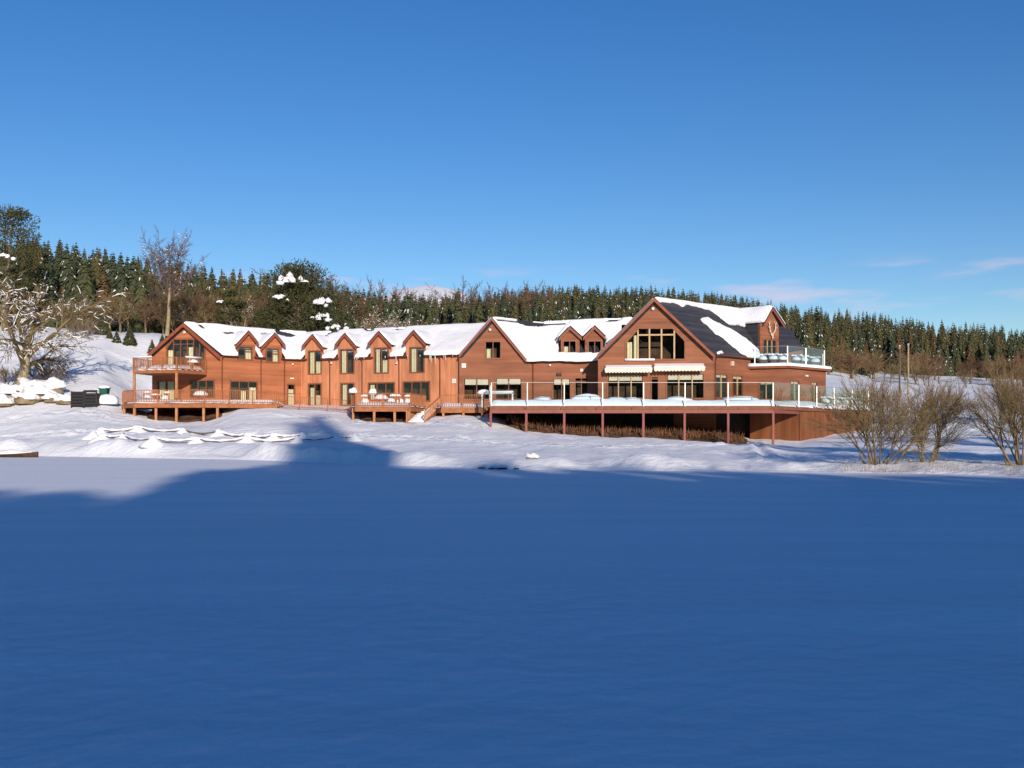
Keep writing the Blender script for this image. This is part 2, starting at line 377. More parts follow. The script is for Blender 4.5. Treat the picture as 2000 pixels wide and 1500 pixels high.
# distant white hill seen through the gap in the wood
V = []; F = []
hx = np.linspace(-700, 900, 60); hy = np.linspace(420, 1500, 30)
for x in hx:
    for y in hy:
        t = float(sstep(420, 1000, y)); top = 144 - max(0, abs(x+76)-20)*0.6
        V.append((x, y, -5 + t*max(top,5) + 6*float(fbm(x*0.01, y*0.01, 3))))
k = len(hy)
for i in range(len(hx)-1):
    for j in range(k-1): F.append((i*k+j, (i+1)*k+j, (i+1)*k+j+1, i*k+j+1))
o = pyobj('far_hill', V, F, M['snow'], None, True); kind(o, 'structure')

# ------------------------------------------------------------------ the lodge
class Wall:
    """vertical plane through two plan points, given as photo column + distance"""
    def __init__(s, x0, Y0, x1, Y1):
        s.A = Vector(((x0-1000)/FPX*Y0, Y0)); B = Vector(((x1-1000)/FPX*Y1, Y1))
        s.len = (B-s.A).length; s.u = (B-s.A)/s.len; s.n = Vector((s.u.y, -s.u.x))
    def uz(s, x, y, o=0.0):
        dx = (x-1000)/FPX
        A = s.A + s.n*o
        t = (A.x*s.n.x + A.y*s.n.y)/(dx*s.n.x + s.n.y)
        X = dx*t
        return ((X-A.x)*s.u.x + (t-A.y)*s.u.y, EYE+(HZ-y)*t/FPX)
    def pt(s, u, z, o=0.0):
        p = s.A + s.u*u + s.n*o; return Vector((p.x, p.y, z))
    def rect(s, x0, y0, x1, y1):
        u0 = s.uz(x0, y0)[0]; u1 = s.uz(x1, y0)[0]; xm = (x0+x1)/2
        return u0, u1, s.uz(xm, y1)[1], s.uz(xm, y0)[1]
    def box(s, bm, u0, u1, z0, z1, o0, o1, mi=0):
        b = [s.pt(u0,z0,o1), s.pt(u1,z0,o1), s.pt(u1,z0,o0), s.pt(u0,z0,o0)]
        t = [s.pt(u0,z1,o1), s.pt(u1,z1,o1), s.pt(u1,z1,o0), s.pt(u0,z1,o0)]
        hexa(bm, b, t, mi)

lodge = thing('lodge', P(1000, 790, 95), 'long russet timber lodge with snowy roofs, dormers and a tall glazed gable', 'building')

def wall_panel(W, outline, holes, material, name='wall', parent=None, thick=0.25, o=0.0):
    """outline: (u,z) list, holes: list of (u,z) lists -> timber wall with real openings"""
    loops = [outline] + holes
    flat = [p for l in loops for p in l]
    tris = tessellate_polygon([[Vector((p[0], p[1], 0)) for p in l] for l in loops])
    bm = bmesh.new()
    vf = [bm.verts.new(W.pt(p[0], p[1], o)) for p in flat]; vb = [bm.verts.new(W.pt(p[0], p[1], o-thick)) for p in flat]
    for t in tris:
        try: bm.faces.new([vf[i] for i in t]); bm.faces.new([vb[i] for i in t[::-1]])
        except ValueError: pass
    k = 0
    for l in loops:
        n = len(l)
        for i in range(n):
            a, b = k+i, k+(i+1) % n
            try: bm.faces.new([vf[a], vf[b], vb[b], vb[a]])
            except ValueError: pass
        k += n
    bmesh.ops.recalc_face_normals(bm, faces=bm.faces)
    return obj(name, bm, material, parent or lodge)

def clip_x(poly, x0, x1):
    """clip a (u,z) polygon to u in [x0,x1]"""
    def half(pl, c, s):
        out = []
        for i in range(len(pl)):
            a, b = pl[i], pl[(i+1) % len(pl)]
            ia, ib = s*(a[0]-c) >= 0, s*(b[0]-c) >= 0
            if ia: out.append(a)
            if ia != ib:
                t = (c-a[0])/(b[0]-a[0]); out.append((c, a[1]+t*(b[1]-a[1])))
        return out
    return half(half(poly, x0, 1), x1, -1)
def clip_z(poly, z0, z1):
    q = clip_x([(b, a) for a, b in poly], z0, z1); return [(a, b) for b, a in q]

def window(W, poly, mull, trans=(), frame='frame', blinds=None, curtains=(), name='window', fw=0.09, mw=0.07, o=0.0, depth=1.1, solid=(), inner='interior', label=None):
    """poly: opening (u,z); mull: inner u's; trans: (z,u0,u1); blinds: z of blind foot; curtains: (u0,u1)
       solid: z below which the door is panelled"""
    us = [p[0] for p in poly]; zs = [p[1] for p in poly]; u0, u1, z0, z1 = min(us), max(us), min(zs), max(zs)
    cu, cz = (u0+u1)/2, (z0+z1)/2
    bm = bmesh.new(); n = len(poly)
    # surround following the opening, 4 cm proud of the wall
    def inset(p, d):
        sx_ = 1 if p[0] < cu else -1; sz_ = 1 if p[1] < cz else -1
        return (p[0]+sx_*d, p[1]+sz_*d)
    inn = [inset(p, fw) for p in poly]; outp = [inset(p, -0.035) for p in poly]
    for i in range(n):
        j = (i+1) % n
        b = [W.pt(*outp[i], o-0.12), W.pt(*outp[j], o-0.12), W.pt(*inn[j], o-0.12), W.pt(*inn[i], o-0.12)]
        t = [W.pt(*outp[i], o+0.045), W.pt(*outp[j], o+0.045), W.pt(*inn[j], o+0.045), W.pt(*inn[i], o+0.045)]
        hexa(bm, b, t)
    def span(u):
        c = clip_x(inn, u-0.01, u+0.01); return (min(p[1] for p in c), max(p[1] for p in c)) if c else (z0, z1)
    for m in mull:
        pass
    fr = obj(name, bm, M['frame'], lodge)
    for m in mull:
        a, b = span(m); bm = bmesh.new(); W.box(bm, m-mw/2, m+mw/2, a, b, o-0.1, o+0.03); obj('mullion', bm, M[frame], fr)
    for (z, a, b) in trans:
        bm = bmesh.new(); W.box(bm, a, b, z-mw/2, z+mw/2, o-0.1, o+0.02); obj('transom', bm, M[frame], fr)
    if label: fr['label'] = label
    # panes
    edges = [u0+fw] + list(mull) + [u1-fw]
    for a, b in zip(edges[:-1], edges[1:]):
        zr = [z0] + sorted(z for (z, ta, tb) in trans if ta <= a+0.1 and tb >= b-0.1) + [z1]
        for za, zb in zip(zr[:-1], zr[1:]):
            c = clip_z(clip_x(inn, a, b), za, zb)
            if len(c) < 3: continue
            bm = bmesh.new(); face(bm, [W.pt(p[0], p[1], o-0.05) for p in c]); obj('pane', bm, M['glass'], fr)
        if blinds is not None:
            bm = bmesh.new(); W.box(bm, a+0.06, b-0.06, blinds, z1-fw*0.8, o-0.10, o-0.08); obj('blind', bm, M['blind'], fr)
    for (a, b, cb, ct) in curtains:
        bm = bmesh.new(); k = max(4, int((b-a)/0.07)); pts = []
        for i in range(k+1):
            pts.append((a+(b-a)*i/k, o-0.14+0.035*math.sin(i*1.9)))
        for i in range(k):
            face(bm, [W.pt(pts[i][0], cb, pts[i][1]), W.pt(pts[i+1][0], cb, pts[i+1][1]), W.pt(pts[i+1][0], ct, pts[i+1][1]), W.pt(pts[i][0], ct, pts[i][1])])
        obj('curtain', bm, M['curtain'], fr, True)
    for (za, zb, m_) in solid:
        bm = bmesh.new(); W.box(bm, u0+fw, u1-fw, za, zb, o-0.09, o-0.03); obj('door_panel', bm, M[m_], fr)
    # room behind
    bm = bmesh.new()
    q = [(u0-0.3, z0-0.02), (u1+0.3, z0-0.02), (u1+0.3, z1+0.3), (u0-0.3, z1+0.3)]
    f_ = [W.pt(p[0], p[1], o-0.27) for p in q]; b_ = [W.pt(p[0], p[1], o-0.27-depth) for p in q]
    for i in range(4): face(bm, [f_[i], f_[(i+1) % 4], b_[(i+1) % 4], b_[i]])
    face(bm, b_)
    obj('room', bm, M[inner], fr)
    return fr

def R4(r): return [(r[0], r[2]), (r[1], r[2]), (r[1], r[3]), (r[0], r[3])]

def slab(bm, quad, t, mi=0):
    """solid sheet below a planar quad (thickness along its normal, downwards)"""
    n = (quad[1]-quad[0]).cross(quad[3]-quad[0]).normalized()
    if n.z < 0: n = -n
    hexa(bm, [p - n*t for p in quad], list(quad), mi)

def inpoly(x, y, poly):
    c = False; j = len(poly)-1
    for i in range(len(poly)):
        if ((poly[i][1] > y) != (poly[j][1] > y)) and (x < (poly[j][0]-poly[i][0])*(y-poly[i][1])/(poly[j][1]-poly[i][1])+poly[i][0]): c = not c
        j = i
    return c

def snow_sheet(parent, quad, T=0.28, nu=60, nv=22, bare=(), only=None, seed=0, over=0.12, name='snow', lip=0.0, cuts=()):
    """snow lying on the roof quad (eave0, eave1, ridge1, ridge0); bare / only: photo outlines of slate left clear / of snow that stays"""
    e0, e1, r1, r0 = quad
    nrm = (e1-e0).cross(r0-e0).normalized()
    if nrm.z < 0: nrm = -nrm
    slope_len = ((r0-e0).length+(r1-e1).length)/2; ulen = max((e1-e0).length, (r1-r0).length)
    us = np.linspace(0, 1, nu+1); vs = np.linspace(0, 1, nv+1)
    pos = {}; keepv = {}
    for i, u in enumerate(us):
        for j, v in enumerate(vs):
            nn = float(fbm(u*ulen*0.9+seed*7.3, v*0.8+seed, 3))
            ov = over*(0.3+1.6*nn)
            v2 = v*(1+ov/slope_len) - ov/slope_len
            p = (e0*(1-u)+e1*u)*(1-v2) + (r0*(1-u)+r1*u)*v2
            x, y = pix(p)
            wob = (float(fbm(p.x*1.3+seed, p.z*1.3, 3))-0.45)*9
            wob2 = (float(fbm(p.x*1.3+90+seed, p.z*1.3, 3))-0.45)*5
            k = not (cuts and in_dormer(p, cuts))
            for b in bare:
                if inpoly(x+wob, y+wob2, b): k = False
            if only is not None and not any(inpoly(x+wob*0.9, y+wob2*0.9, b) for b in only): k = False
            keepv[i,j] = k; pos[i,j] = (p, u, v)
    fk = lambda i, j: all(keepv.get((a,b), False) for a in (i,i+1) for b in (j,j+1))
    faces = [(i,j) for i in range(nu) for j in range(nv) if fk(i,j)]
    fs = set(faces); used = set((a,b) for (i,j) in faces for a in (i,i+1) for b in (j,j+1))
    bnd = set()
    for (i,j) in used:
        if not all((a,b) in fs for a in (i-1,i) for b in (j-1,j)): bnd.add((i,j))
    bm = bmesh.new(); top = {}; bot = {}
    for (i,j) in used:
        p, u, v = pos[i,j]
        t = T*(0.62+0.75*float(fbm(p.x*0.55+seed, p.y*0.4+p.z*0.8, 3)))
        if (i,j) in bnd: t *= 0.62
        top[i,j] = bm.verts.new(p + nrm*t)
        if (i,j) in bnd: bot[i,j] = bm.verts.new(p + nrm*0.012 + Vector((0,0,-lip if j == 0 else 0)))
    for (i,j) in faces: bm.faces.new([top[i,j], top[i+1,j], top[i+1,j+1], top[i,j+1]])
    for (i,j) in faces:
        for (a, b, nb) in (((i,j),(i+1,j),(i,j-1)), ((i+1,j),(i+1,j+1),(i+1,j)), ((i+1,j+1),(i,j+1),(i,j+1)), ((i,j+1),(i,j),(i-1,j))):
            if nb not in fs: bm.faces.new([top[b], top[a], bot[a], bot[b]])
    for _ in range(2): bmesh.ops.smooth_vert(bm, verts=bm.verts[:], factor=0.45, use_axis_x=True, use_axis_y=True, use_axis_z=True)
    bmesh.ops.recalc_face_normals(bm, faces=bm.faces)
    return obj(name, bm, M['roof_snow'], parent, True)

def in_dormer(p, cuts):
    for (W, ul, ur, o) in cuts:
        d = Vector((p.x, p.y))-W.A
        if d.dot(W.n) > o-0.30 and ul <= d.dot(W.u) <= ur: return True
    return False
def slabv(bm, quad, t, mi=0):
    hexa(bm, [p - Vector((0,0,t)) for p in quad], list(quad), mi)
def roof(quad, back, t=0.18, m='slate', cuts=()):
    """front slope quad (eave0, eave1, ridge1, ridge0) plus a rear slope dropping behind the ridge by vector back"""
    bm = bmesh.new(); e0, e1, r1, r0 = quad
    if not cuts: slab(bm, quad, t)
    else:
        nrm = (e1-e0).cross(r0-e0).normalized()
        if nrm.z < 0: nrm = -nrm
        W0 = cuts[0][0]
        uu = sorted(set([0.0, 1.0] + [min(max((W.pt(q, 0).xy-e0.xy).dot((e1-e0).xy.normalized())/(e1-e0).xy.length, 0), 1) for (W, ul, ur, o) in cuts for q in (ul, ur)]))
        vs = list(np.linspace(0, 1, 41)); top = {}; bot = {}
        for i, u in enumerate(uu):
            for j, v in enumerate(vs):
                p = (e0*(1-u)+e1*u)*(1-v) + (r0*(1-u)+r1*u)*v; top[i,j] = bm.verts.new(p); bot[i,j] = bm.verts.new(p-nrm*t)
        fs = set()
        for i in range(len(uu)-1):
            for j in range(40):
                c = (top[i,j].co+top[i+1,j+1].co+top[i+1,j].co+top[i,j+1].co)/4
                if not in_dormer(c, cuts): fs.add((i,j))
        for (i,j) in fs:
            bm.faces.new([top[i,j], top[i+1,j], top[i+1,j+1], top[i,j+1]]); bm.faces.new([bot[i,j], bot[i,j+1], bot[i+1,j+1], bot[i+1,j]])
            for (a, b, nb) in (((i,j),(i+1,j),(i,j-1)), ((i+1,j),(i+1,j+1),(i+1,j)), ((i+1,j+1),(i,j+1),(i,j+1)), ((i,j+1),(i,j),(i-1,j))):
                if nb not in fs: bm.faces.new([top[b], top[a], bot[a], bot[b]])
    b0, b1 = r0 + back, r1 + back
    slab(bm, [r0 + Vector((0,0,-0.004)), r1 + Vector((0,0,-0.004)), b1, b0], t)
    return obj('roof', bm, M[m], lodge)

def rake(W, pts, wdt, o0, o1, m, name='bargeboard', parent=None):
    """barge board: band of height wdt below the (u,z) polyline"""
    bm = bmesh.new()
    for a, b in zip(pts[:-1], pts[1:]):
        q = [W.pt(a[0], a[1]-wdt, o0), W.pt(b[0], b[1]-wdt, o0), W.pt(b[0], b[1], o0), W.pt(a[0], a[1], o0)]
        q2 = [W.pt(a[0], a[1]-wdt, o1), W.pt(b[0], b[1]-wdt, o1), W.pt(b[0], b[1], o1), W.pt(a[0], a[1], o1)]
        hexa(bm, q, q2)
    return obj(name, bm, M[m], parent or lodge)

def downpipe(W, x, ytop, ybot, m='pipe'):
    u, z1 = W.uz(x, ytop); z0 = W.uz(x, ybot)[1]
    V, F = [], []
    tube(V, F, [W.pt(u, z1+0.10, 0.34), W.pt(u, z1-0.05, 0.28), W.pt(u, z1-0.32, 0.09), W.pt(u, z0, 0.09)], [0.05]*4, 6)
    return pyobj('downpipe', V, F, M[m], lodge)
def gutter(W, x0, y0, x1, y1, m='pipe', o=0.22):
    a = W.uz(x0, y0); b = W.uz(x1, y1); bm = bmesh.new()
    beam(bm, W.pt(a[0], a[1], o), W.pt(b[0], b[1], o), 0.13, 0.12)
    return obj('gutter', bm, M[m], lodge)
def wall_lamp(W, x, y, r=0.14, m='white', o=0.0):
    r *= 0.72
    u, z = W.uz(x, y); V, F, Mi = [], [], []
    tube(V, F, [W.pt(u, z, o), W.pt(u, z, o+0.06)], [r*0.7, r*0.7], 8, True, 0, Mi)
    tube(V, F, [W.pt(u, z, o+0.06), W.pt(u, z-0.02, o+0.14), W.pt(u, z-0.04, o+0.26)], [r*0.6, r, r*0.55], 8, True, 1, Mi)
    return pyobj('wall_lamp', V, F, [M['black'], M[m]], lodge, False, Mi)
def vent(W, x, y, s=0.2):
    u, z = W.uz(x, y); bm = bmesh.new()
    W.box(bm, u-s, u+s, z-s, z+s, 0.0, 0.05, 0); W.box(bm, u-s*0.6, u+s*0.6, z-s*0.6, z+s*0.6, 0.05, 0.056, 1)
    for k in range(4): W.box(bm, u-s*0.6, u+s*0.6, z-s*0.6+k*s*0.32, z-s*0.6+k*s*0.32+0.05, 0.056, 0.075, 0)
    return obj('vent', bm, [M['white'], M['black']], lodge)

def dormer(W, apex, el, er, depth, m_trim, snow=0.2, seed=0, side=None, o=0.0):
    """two roof slopes running back from a dormer gable, barge boards and snow"""
    a = W.uz(*apex); l = W.uz(*el); r = W.uz(*er)
    bm = bmesh.new(); off = o+0.28
    def q(p0, p1): return [W.pt(*p0, off), W.pt(*p1, off), W.pt(*p1, -depth), W.pt(*p0, -depth)]
    slab(bm, q(l, a), 0.09); slab(bm, q(a, r), 0.09)
    d = obj('dormer', bm, M['slate'], lodge)
    rake(W, [(l[0], l[1]-0.09), (a[0], a[1]-0.09), (r[0], r[1]-0.09)], 0.26, off-0.03, off+0.035, m_trim, 'bargeboard', d)
    for s, (p0, p1) in enumerate(((l, a), (r, a))):
        e0, e1 = W.pt(*p0, off), W.pt(*p0, -depth); r0, r1 = W.pt(*p1, off), W.pt(*p1, -depth)
        snow_sheet(d, [e0, e1, r1, r0], snow, 14, 8, seed=seed+s*3, over=0.03)
    return d

FL = 4.25        # floor of the long wing
FM = 3.80        # floor of the main hall
BASE = 1.2

# ---- G1: left gable
G1 = Wall(297, 94.2, 432, 92.5)
op_up = [G1.uz(*p) for p in ((325,714),(401,714),(401,677),(388,662),(338,662),(325,679))]
rd = G1.rect(307,743,342,790); rd = (rd[0], rd[1], FL, rd[3])
rw = G1.rect(371,742,419,777)
wl = [G1.uz(297,845), G1.uz(432,845), G1.uz(432,694), G1.uz(363,634), G1.uz(297,692)]
wall_panel(G1, wl, [op_up, R4(rd), R4(rw)], M['cedar_h'])
ml = [G1.uz(x,690)[0] for x in (339,353,366,378,390)]
window(G1, op_up, ml, [(G1.uz(363,672)[1], ml[0], ml[3])], 'frame', curtains=[(op_up[0][0]+.1, ml[0]-.05, op_up[0][1], G1.uz(330,684)[1]), (ml[2]+.05, ml[3]-.1, op_up[0][1], G1.uz(370,678)[1])], label='glazed gable window with angled upper corners')
window(G1, R4(rd), [(rd[0]+rd[1])/2], [], 'frame', curtains=[(rd[0]+.15, rd[0]+.75, rd[2], rd[3]-.1), (rd[0]+1.0, rd[1]-.1, rd[2], rd[3]-.1)], name='glazed_door')
window(G1, R4(rw), [rw[0]+(rw[1]-rw[0])*k/3 for k in (1,2)], [], 'frame')
rake(G1, [G1.uz(294,693.5), G1.uz(363,632), G1.uz(434,695)], 0.34, 0.42, 0.50, 'trim')
wall_lamp(G1, 362, 649, 0.2)

# ---- F1: wing receding from the left gable
F1 = Wall(432, 92.5, 588, 98.0)
gz = F1.uz(432, 692)[1]
D1 = [((483,646),(458,673),(503,671),(464,676,493,703)), ((534.5,650),(507,678),(555,675),(519,680,545,708))]
def eave_y(W, x, z):         # photo row of height z on the wall at column x
    u, zz = W.uz(x, 700); p = W.pt(u, z); return pix(p)[1]
def wing_outline(W, xl, xr, D, zg, inset=4):
    pts = [W.uz(xl, 845), W.uz(xr, 845), (W.uz(xr,700)[0], zg)]
    for (a, l, r, wn) in reversed(D):
        ul, ur = W.uz(l[0]+inset, 0)[0], W.uz(r[0]-inset, 0)[0]
        ze = (W.uz(*l)[1]+W.uz(*r)[1])/2
        ap = W.uz(a[0], a[1]+3)
        pts += [(ur, zg), (ur, ze-0.02), ap, (ul, ze-0.02), (ul, zg)]
    pts.append((W.uz(xl,700)[0], zg)); return pts
holes = []
wins = []
for (a, l, r, wn) in D1:
    rr = F1.rect(*wn); holes.append(R4(rr)); wins.append(('d', rr))
r1 = F1.rect(449,744,503,785); holes.append(R4(r1))
r2 = F1.rect(561,750,576,790); r2 = (r2[0], r2[1], FL, r2[3]); holes.append(R4(r2))
wall_panel(F1, wing_outline(F1, 432, 588, D1, gz), holes, M['cedar_h'])
for k, (_, rr) in enumerate(wins):
    m_ = (rr[0]+rr[1])/2
    window(F1, R4(rr), [m_], [(rr[2]+(rr[3]-rr[2])*0.62, m_, rr[1])], 'frame', curtains=[(m_+.05, rr[1]-.1, rr[2], rr[3]-.35)])
window(F1, R4(r1), [r1[0]+(r1[1]-r1[0])*k/3 for k in (1,2)], [], 'frame', curtains=[(r1[0]+(r1[1]-r1[0])*.42, r1[0]+(r1[1]-r1[0])*.6, r1[2], r1[2]+1.0), (r1[1]-.75, r1[1]-.12, r1[2], r1[2]+1.35)])
window(F1, R4(r2), [], [(r2[2]+1.15, r2[0], r2[1])], 'frame', curtains=[(r2[0]+.1, r2[1]-.1, r2[2], r2[3]-.5)], solid=[(r2[2], r2[2]+1.1, 'door_paint')], name='door')
wall_lamp(F1, 570, 711, 0.16); bm = bmesh.new(); u_, z_ = F1.uz(570, 739); F1.box(bm, u_-.2, u_+.2, z_-.06, z_+.06, 0, .07); obj('door_light', bm, M['white'], lodge)

# ---- F2: middle wing with upright boarding
F2 = Wall(588, 98.0, 897, 92.0)
D2 = [((613,653),(592,677),(634,679),(602,685,628,731)), ((676,650.5),(656,675),(699,677),(664,682,692,730)),
      ((742,647),(720,673),(767,674),(731,679,759,729)), ((810,645),(789,670),(834,671),(800,678,829,728))]
holes = []; wins = []
for (a, l, r, wn) in D2:
    rr = F2.rect(*wn); holes.append(R4(rr)); wins.append(rr)
g1 = F2.rect(602,749,628,790); g1 = (g1[0], g1[1], FL, g1[3]); g2 = F2.rect(665,748,692,790); g2 = (g2[0], g2[1], FL, g2[3])
g3 = F2.rect(719,747,771,782); g4 = F2.rect(787,745,840,784)
holes += [R4(g1), R4(g2), R4(g3), R4(g4)]
gz2 = F2.uz(897, 691)[1]
wall_panel(F2, wing_outline(F2, 588, 897, D2, gz2), holes, M['cedar_v'])
for k, rr in enumerate(wins):
    wd = rr[1]-rr[0]; m_ = rr[0]+wd*0.5
    cur = [(rr[0]+.12, rr[0]+wd*(0.42,0.40,0.34,0.40)[k], rr[2], rr[3]-.12)]
    if k in (0, 2): cur.append((m_+.05, rr[1]-.12, rr[2], rr[2]+1.2))
    window(F2, R4(rr), [m_], [], 'frame', curtains=cur, name='french_window', fw=0.08)
window(F2, R4(g1), [(g1[0]+g1[1])/2], [], 'frame', curtains=[(g1[0]+.15, g1[0]+.6, g1[2], g1[3]-.4), ((g1[0]+g1[1])/2+.05, g1[1]-.12, g1[2], g1[2]+1.0)], name='glazed_door')
window(F2, R4(g2), [(g2[0]+g2[1])/2], [], 'frame', curtains=[(g2[0]+.15, g2[0]+.58, g2[2], g2[3]-.15)], name='glazed_door')
window(F2, R4(g3), [g3[0]+(g3[1]-g3[0])*k/3 for k in (1,2)], [], 'frame', curtains=[(g3[0]+.15, g3[0]+.6, g3[2], g3[3]-.2)])
window(F2, R4(g4), [g4[0]+(g4[1]-g4[0])*k/3 for k in (1,2)], [], 'frame')
for (x, y) in ((649,709),(776,709)): wall_lamp(F2, x, y, 0.16)

# roofs of the long wing: planes through the eaves, meeting at the bend
apx1 = P(363, 632, 93.3); bend_r = P(598, 651, 102.0); ridge2 = P(945, 633, 96.2)
uR = F1.uz(588,700)[0]
e_l = F1.pt(-0.25, gz+0.02, 0.32); e_b = (F1.pt(F1.len, gz+0.02, 0.32) + F2.pt(0, gz2+0.02, 0.32))/2; e_r = F2.pt(F2.len+0.3, gz2+0.02, 0.32)
apx_f = G1.pt(*G1.uz(363, 632), 0.46)
q1 = [e_l, e_b, bend_r, apx_f]
def cuts_for(W, D, o=0.0, ins=3.0): return [(W, W.uz(l[0]+ins,0)[0], W.uz(r[0]-ins,0)[0], o) for (a,l,r,wn) in D]
rf1 = roof(q1, Vector((-3.4, 3.6, -3.1)), cuts=cuts_for(F1, D1))
# left slope of the gable wing
bm = bmesh.new(); gl = G1.pt(*G1.uz(294, 693.5), 0.46); slabv(bm, [gl, apx_f + Vector((0,0,-0.004)), bend_r + Vector((0,0,-0.004)), gl + (bend_r-apx_f)*0.9], 0.16)
rfl = obj('roof', bm, M['slate'], lodge)
snow_sheet(rfl, [gl, gl+(bend_r-apx_f)*0.9, bend_r, apx_f], 0.2, 30, 12, seed=5, over=0.05)
q2 = [e_b, e_r, ridge2 + Vector((1.5,-0.4,0)), bend_r]
rf2 = roof(q2, Vector((1.2, 4.2, -3.1)), cuts=cuts_for(F2, D2))
bare1 = [[(385,636),(392,636),(400,645),(392,643)], [(434,649),(450,652),(475,649),(470,656),(440,655)], [(505,655),(522,651),(524,656),(508,658)],
         [(538,646),(556,650),(577,657),(560,660),(540,656)]]
dwin1 = [[(l[0]+2, l[1]-1), (a[0], a[1]+2), (r[0]-2, r[1]-1), (r[0]-4, 715), (l[0]+4, 715)] for (a,l,r,wn) in D1]
dwin2 = [[(l[0]+2, l[1]-1), (a[0], a[1]+2), (r[0]-2, r[1]-1), (r[0]-4, 715), (l[0]+4, 715)] for (a,l,r,wn) in D2]
snow_sheet(rf1, q1, 0.34, 110, 44, bare=bare1, seed=1, over=0.2, lip=0.06, cuts=cuts_for(F1, D1))
bare2 = [[(640,652),(660,649),(662,652),(642,655)], [(715,647),(730,645),(728,650)], [(770,645),(792,643),(790,647)], [(633,656),(640,657),(636,660)]]
snow_sheet(rf2, q2, 0.34, 170, 44, bare=bare2, seed=2, over=0.2, lip=0.06, cuts=cuts_for(F2, D2))
for k, (a, l, r, wn) in enumerate(D1): dormer(F1, a, l, r, 2.8, 'trim', 0.17, seed=20+k)
for k, (a, l, r, wn) in enumerate(D2): dormer(F2, a, l, r, 2.8, 'trim', 0.17, seed=30+k)
def gut_run(W, xs, z):
    for (x0, x1) in xs:
        u0 = W.uz(x0,700)[0]; u1 = W.uz(x1,700)[0]; bm = bmesh.new()
        beam(bm, W.pt(u0, z-0.12, 0.30), W.pt(u1, z-0.12, 0.30), 0.13, 0.12)
        beam(bm, W.pt(u0, z-0.12, 0.10), W.pt(u1, z-0.12, 0.10), 0.2, 0.16)
        obj('gutter', bm, M['pipe'], lodge)
gut_run(F1, [(432,462),(496,516),(549,587)], gz); gut_run(F2, [(589,600),(630,662),(695,729),(761,798),(831,896)], gz2)
for x, yb in ((433,790),(509,790),(555,792)): downpipe(F1, x, eave_y(F1, x, gz-.15), yb)
for x, yb in ((645,792),(708,792),(780,792),(860,800)): downpipe(F2, x, eave_y(F2, x, gz2-.15), yb)
# icicles at the right end of the wing
V, F = [], []
for k in range(15):
    u = F2.uz(random.uniform(690, 897) if k < 8 else random.uniform(835, 897), 700)[0]; h = random.uniform(0.15, 0.6) if k < 12 else random.uniform(.5, 1.0)
    p = F2.pt(u, gz2-0.03, 0.46); tube(V, F, [p, p+Vector((0,0,-h*.5)), p+Vector((0,0,-h))], [0.045, 0.03, 0.006], 5)
ic = pyobj('icicles', V, F, M['white'], rf2); kind(ic, 'stuff')

# ---- G2: second gable
G2 = Wall(897, 91.4, 1037, 91.4)
wu = G2.rect(947,666,979,701); wa = G2.rect(905,738,957,781); wb = G2.rect(967,737,1020,781)
wl = [G2.uz(897,850), G2.uz(1037,850), G2.uz(1037,703), G2.uz(1026,703), G2.uz(960,624), G2.uz(897,694)]
wall_panel(G2, wl, [R4(wu), R4(wa), R4(wb)], M['red_h'])
window(G2, R4(wu), [(wu[0]+wu[1])/2], [], 'frame', curtains=[(wu[0]+.15, wu[0]+.5, wu[2], wu[2]+.9)])
for r_ in (wa, wb): window(G2, R4(r_), [(r_[0]+r_[1])/2], [], 'frame', blinds=r_[3]-0.62)
for (x, y, s) in ((906,714,.19),(887,744,.19)): vent(G2 if x > 897 else F2, x, y, s)
wall_lamp(G2, 957, 644, 0.2)
rake(G2, [G2.uz(896.5,694.5), G2.uz(960,621), G2.uz(1028,704)], 0.24, 0.30, 0.38, 'trim_red')
# ---- F3: recessed bar front
F3 = Wall(1037, 91.5, 1170, 91.5)
w3 = F3.rect(1079,738,1115,782); d3 = F3.rect(1122,737,1149,790); d3 = (d3[0], d3[1], FM+0.1, d3[3])
wl = [F3.uz(1037,850), F3.uz(1190,850), F3.uz(1190,702), F3.uz(1037,702)]
wall_panel(F3, wl, [R4(w3), R4(d3)], M['red_h'])
window(F3, R4(w3), [(w3[0]+w3[1])/2], [], 'frame', blinds=w3[3]-0.6)
window(F3, R4(d3), [(d3[0]+d3[1])/2], [(d3[3]-.35, d3[0], d3[1]), (d3[2]+1.1, d3[0], d3[1])], 'frame', name='glazed_door')
wall_lamp(F3, 1074, 713, 0.17); vent(F3, 1136, 723, 0.12)
bm = bmesh.new(); u_, z_ = F3.uz(1092, 731); F3.box(bm, u_-.22, u_+.22, z_-.12, z_+.12, 0, .22); obj('flood_lamp', bm, M['black'], lodge)
zE = F3.uz(1037, 702)[1]
apx2 = G2.pt(*G2.uz(960,621), 0.34); R2 = P(1061, 631, 95.8); R3 = P(1236, 622, 95.6)
E2 = G2.pt(*G2.uz(1028,704), 0.34); E3 = F3.pt(F3.uz(1196,702)[0], zE, 0.34)
bm = bmesh.new(); slab(bm, [E2, E2 + (R2-E2)*0.001, R2, apx2], 0.16)
gL = G2.pt(*G2.uz(896.5,694.5), 0.34)
slabv(bm, [gL, apx2 + Vector((0,0,-0.004)), R2 + Vector((0,0,-0.004)), gL + (R2-apx2)], 0.16)
rfg = obj('roof', bm, M['slate'], lodge)
snow_sheet(rfg, [gL, gL+(R2-apx2), R2, apx2], 0.3, 30, 16, seed=6, over=0.05)
FD = Wall(1037, 91.9, 1200, 91.9)
q3 = [E2, E3, R3, R2]
bare3 = [[(1008,627),(1045,632),(1062,635),(1100,633),(1110,636),(1060,640),(1030,639),(1012,634)]]
bare3 += [[(968,626),(1010,630),(1008,632),(970,628)], [(1178,629),(1195,627),(1215,625),(1200,631)]]
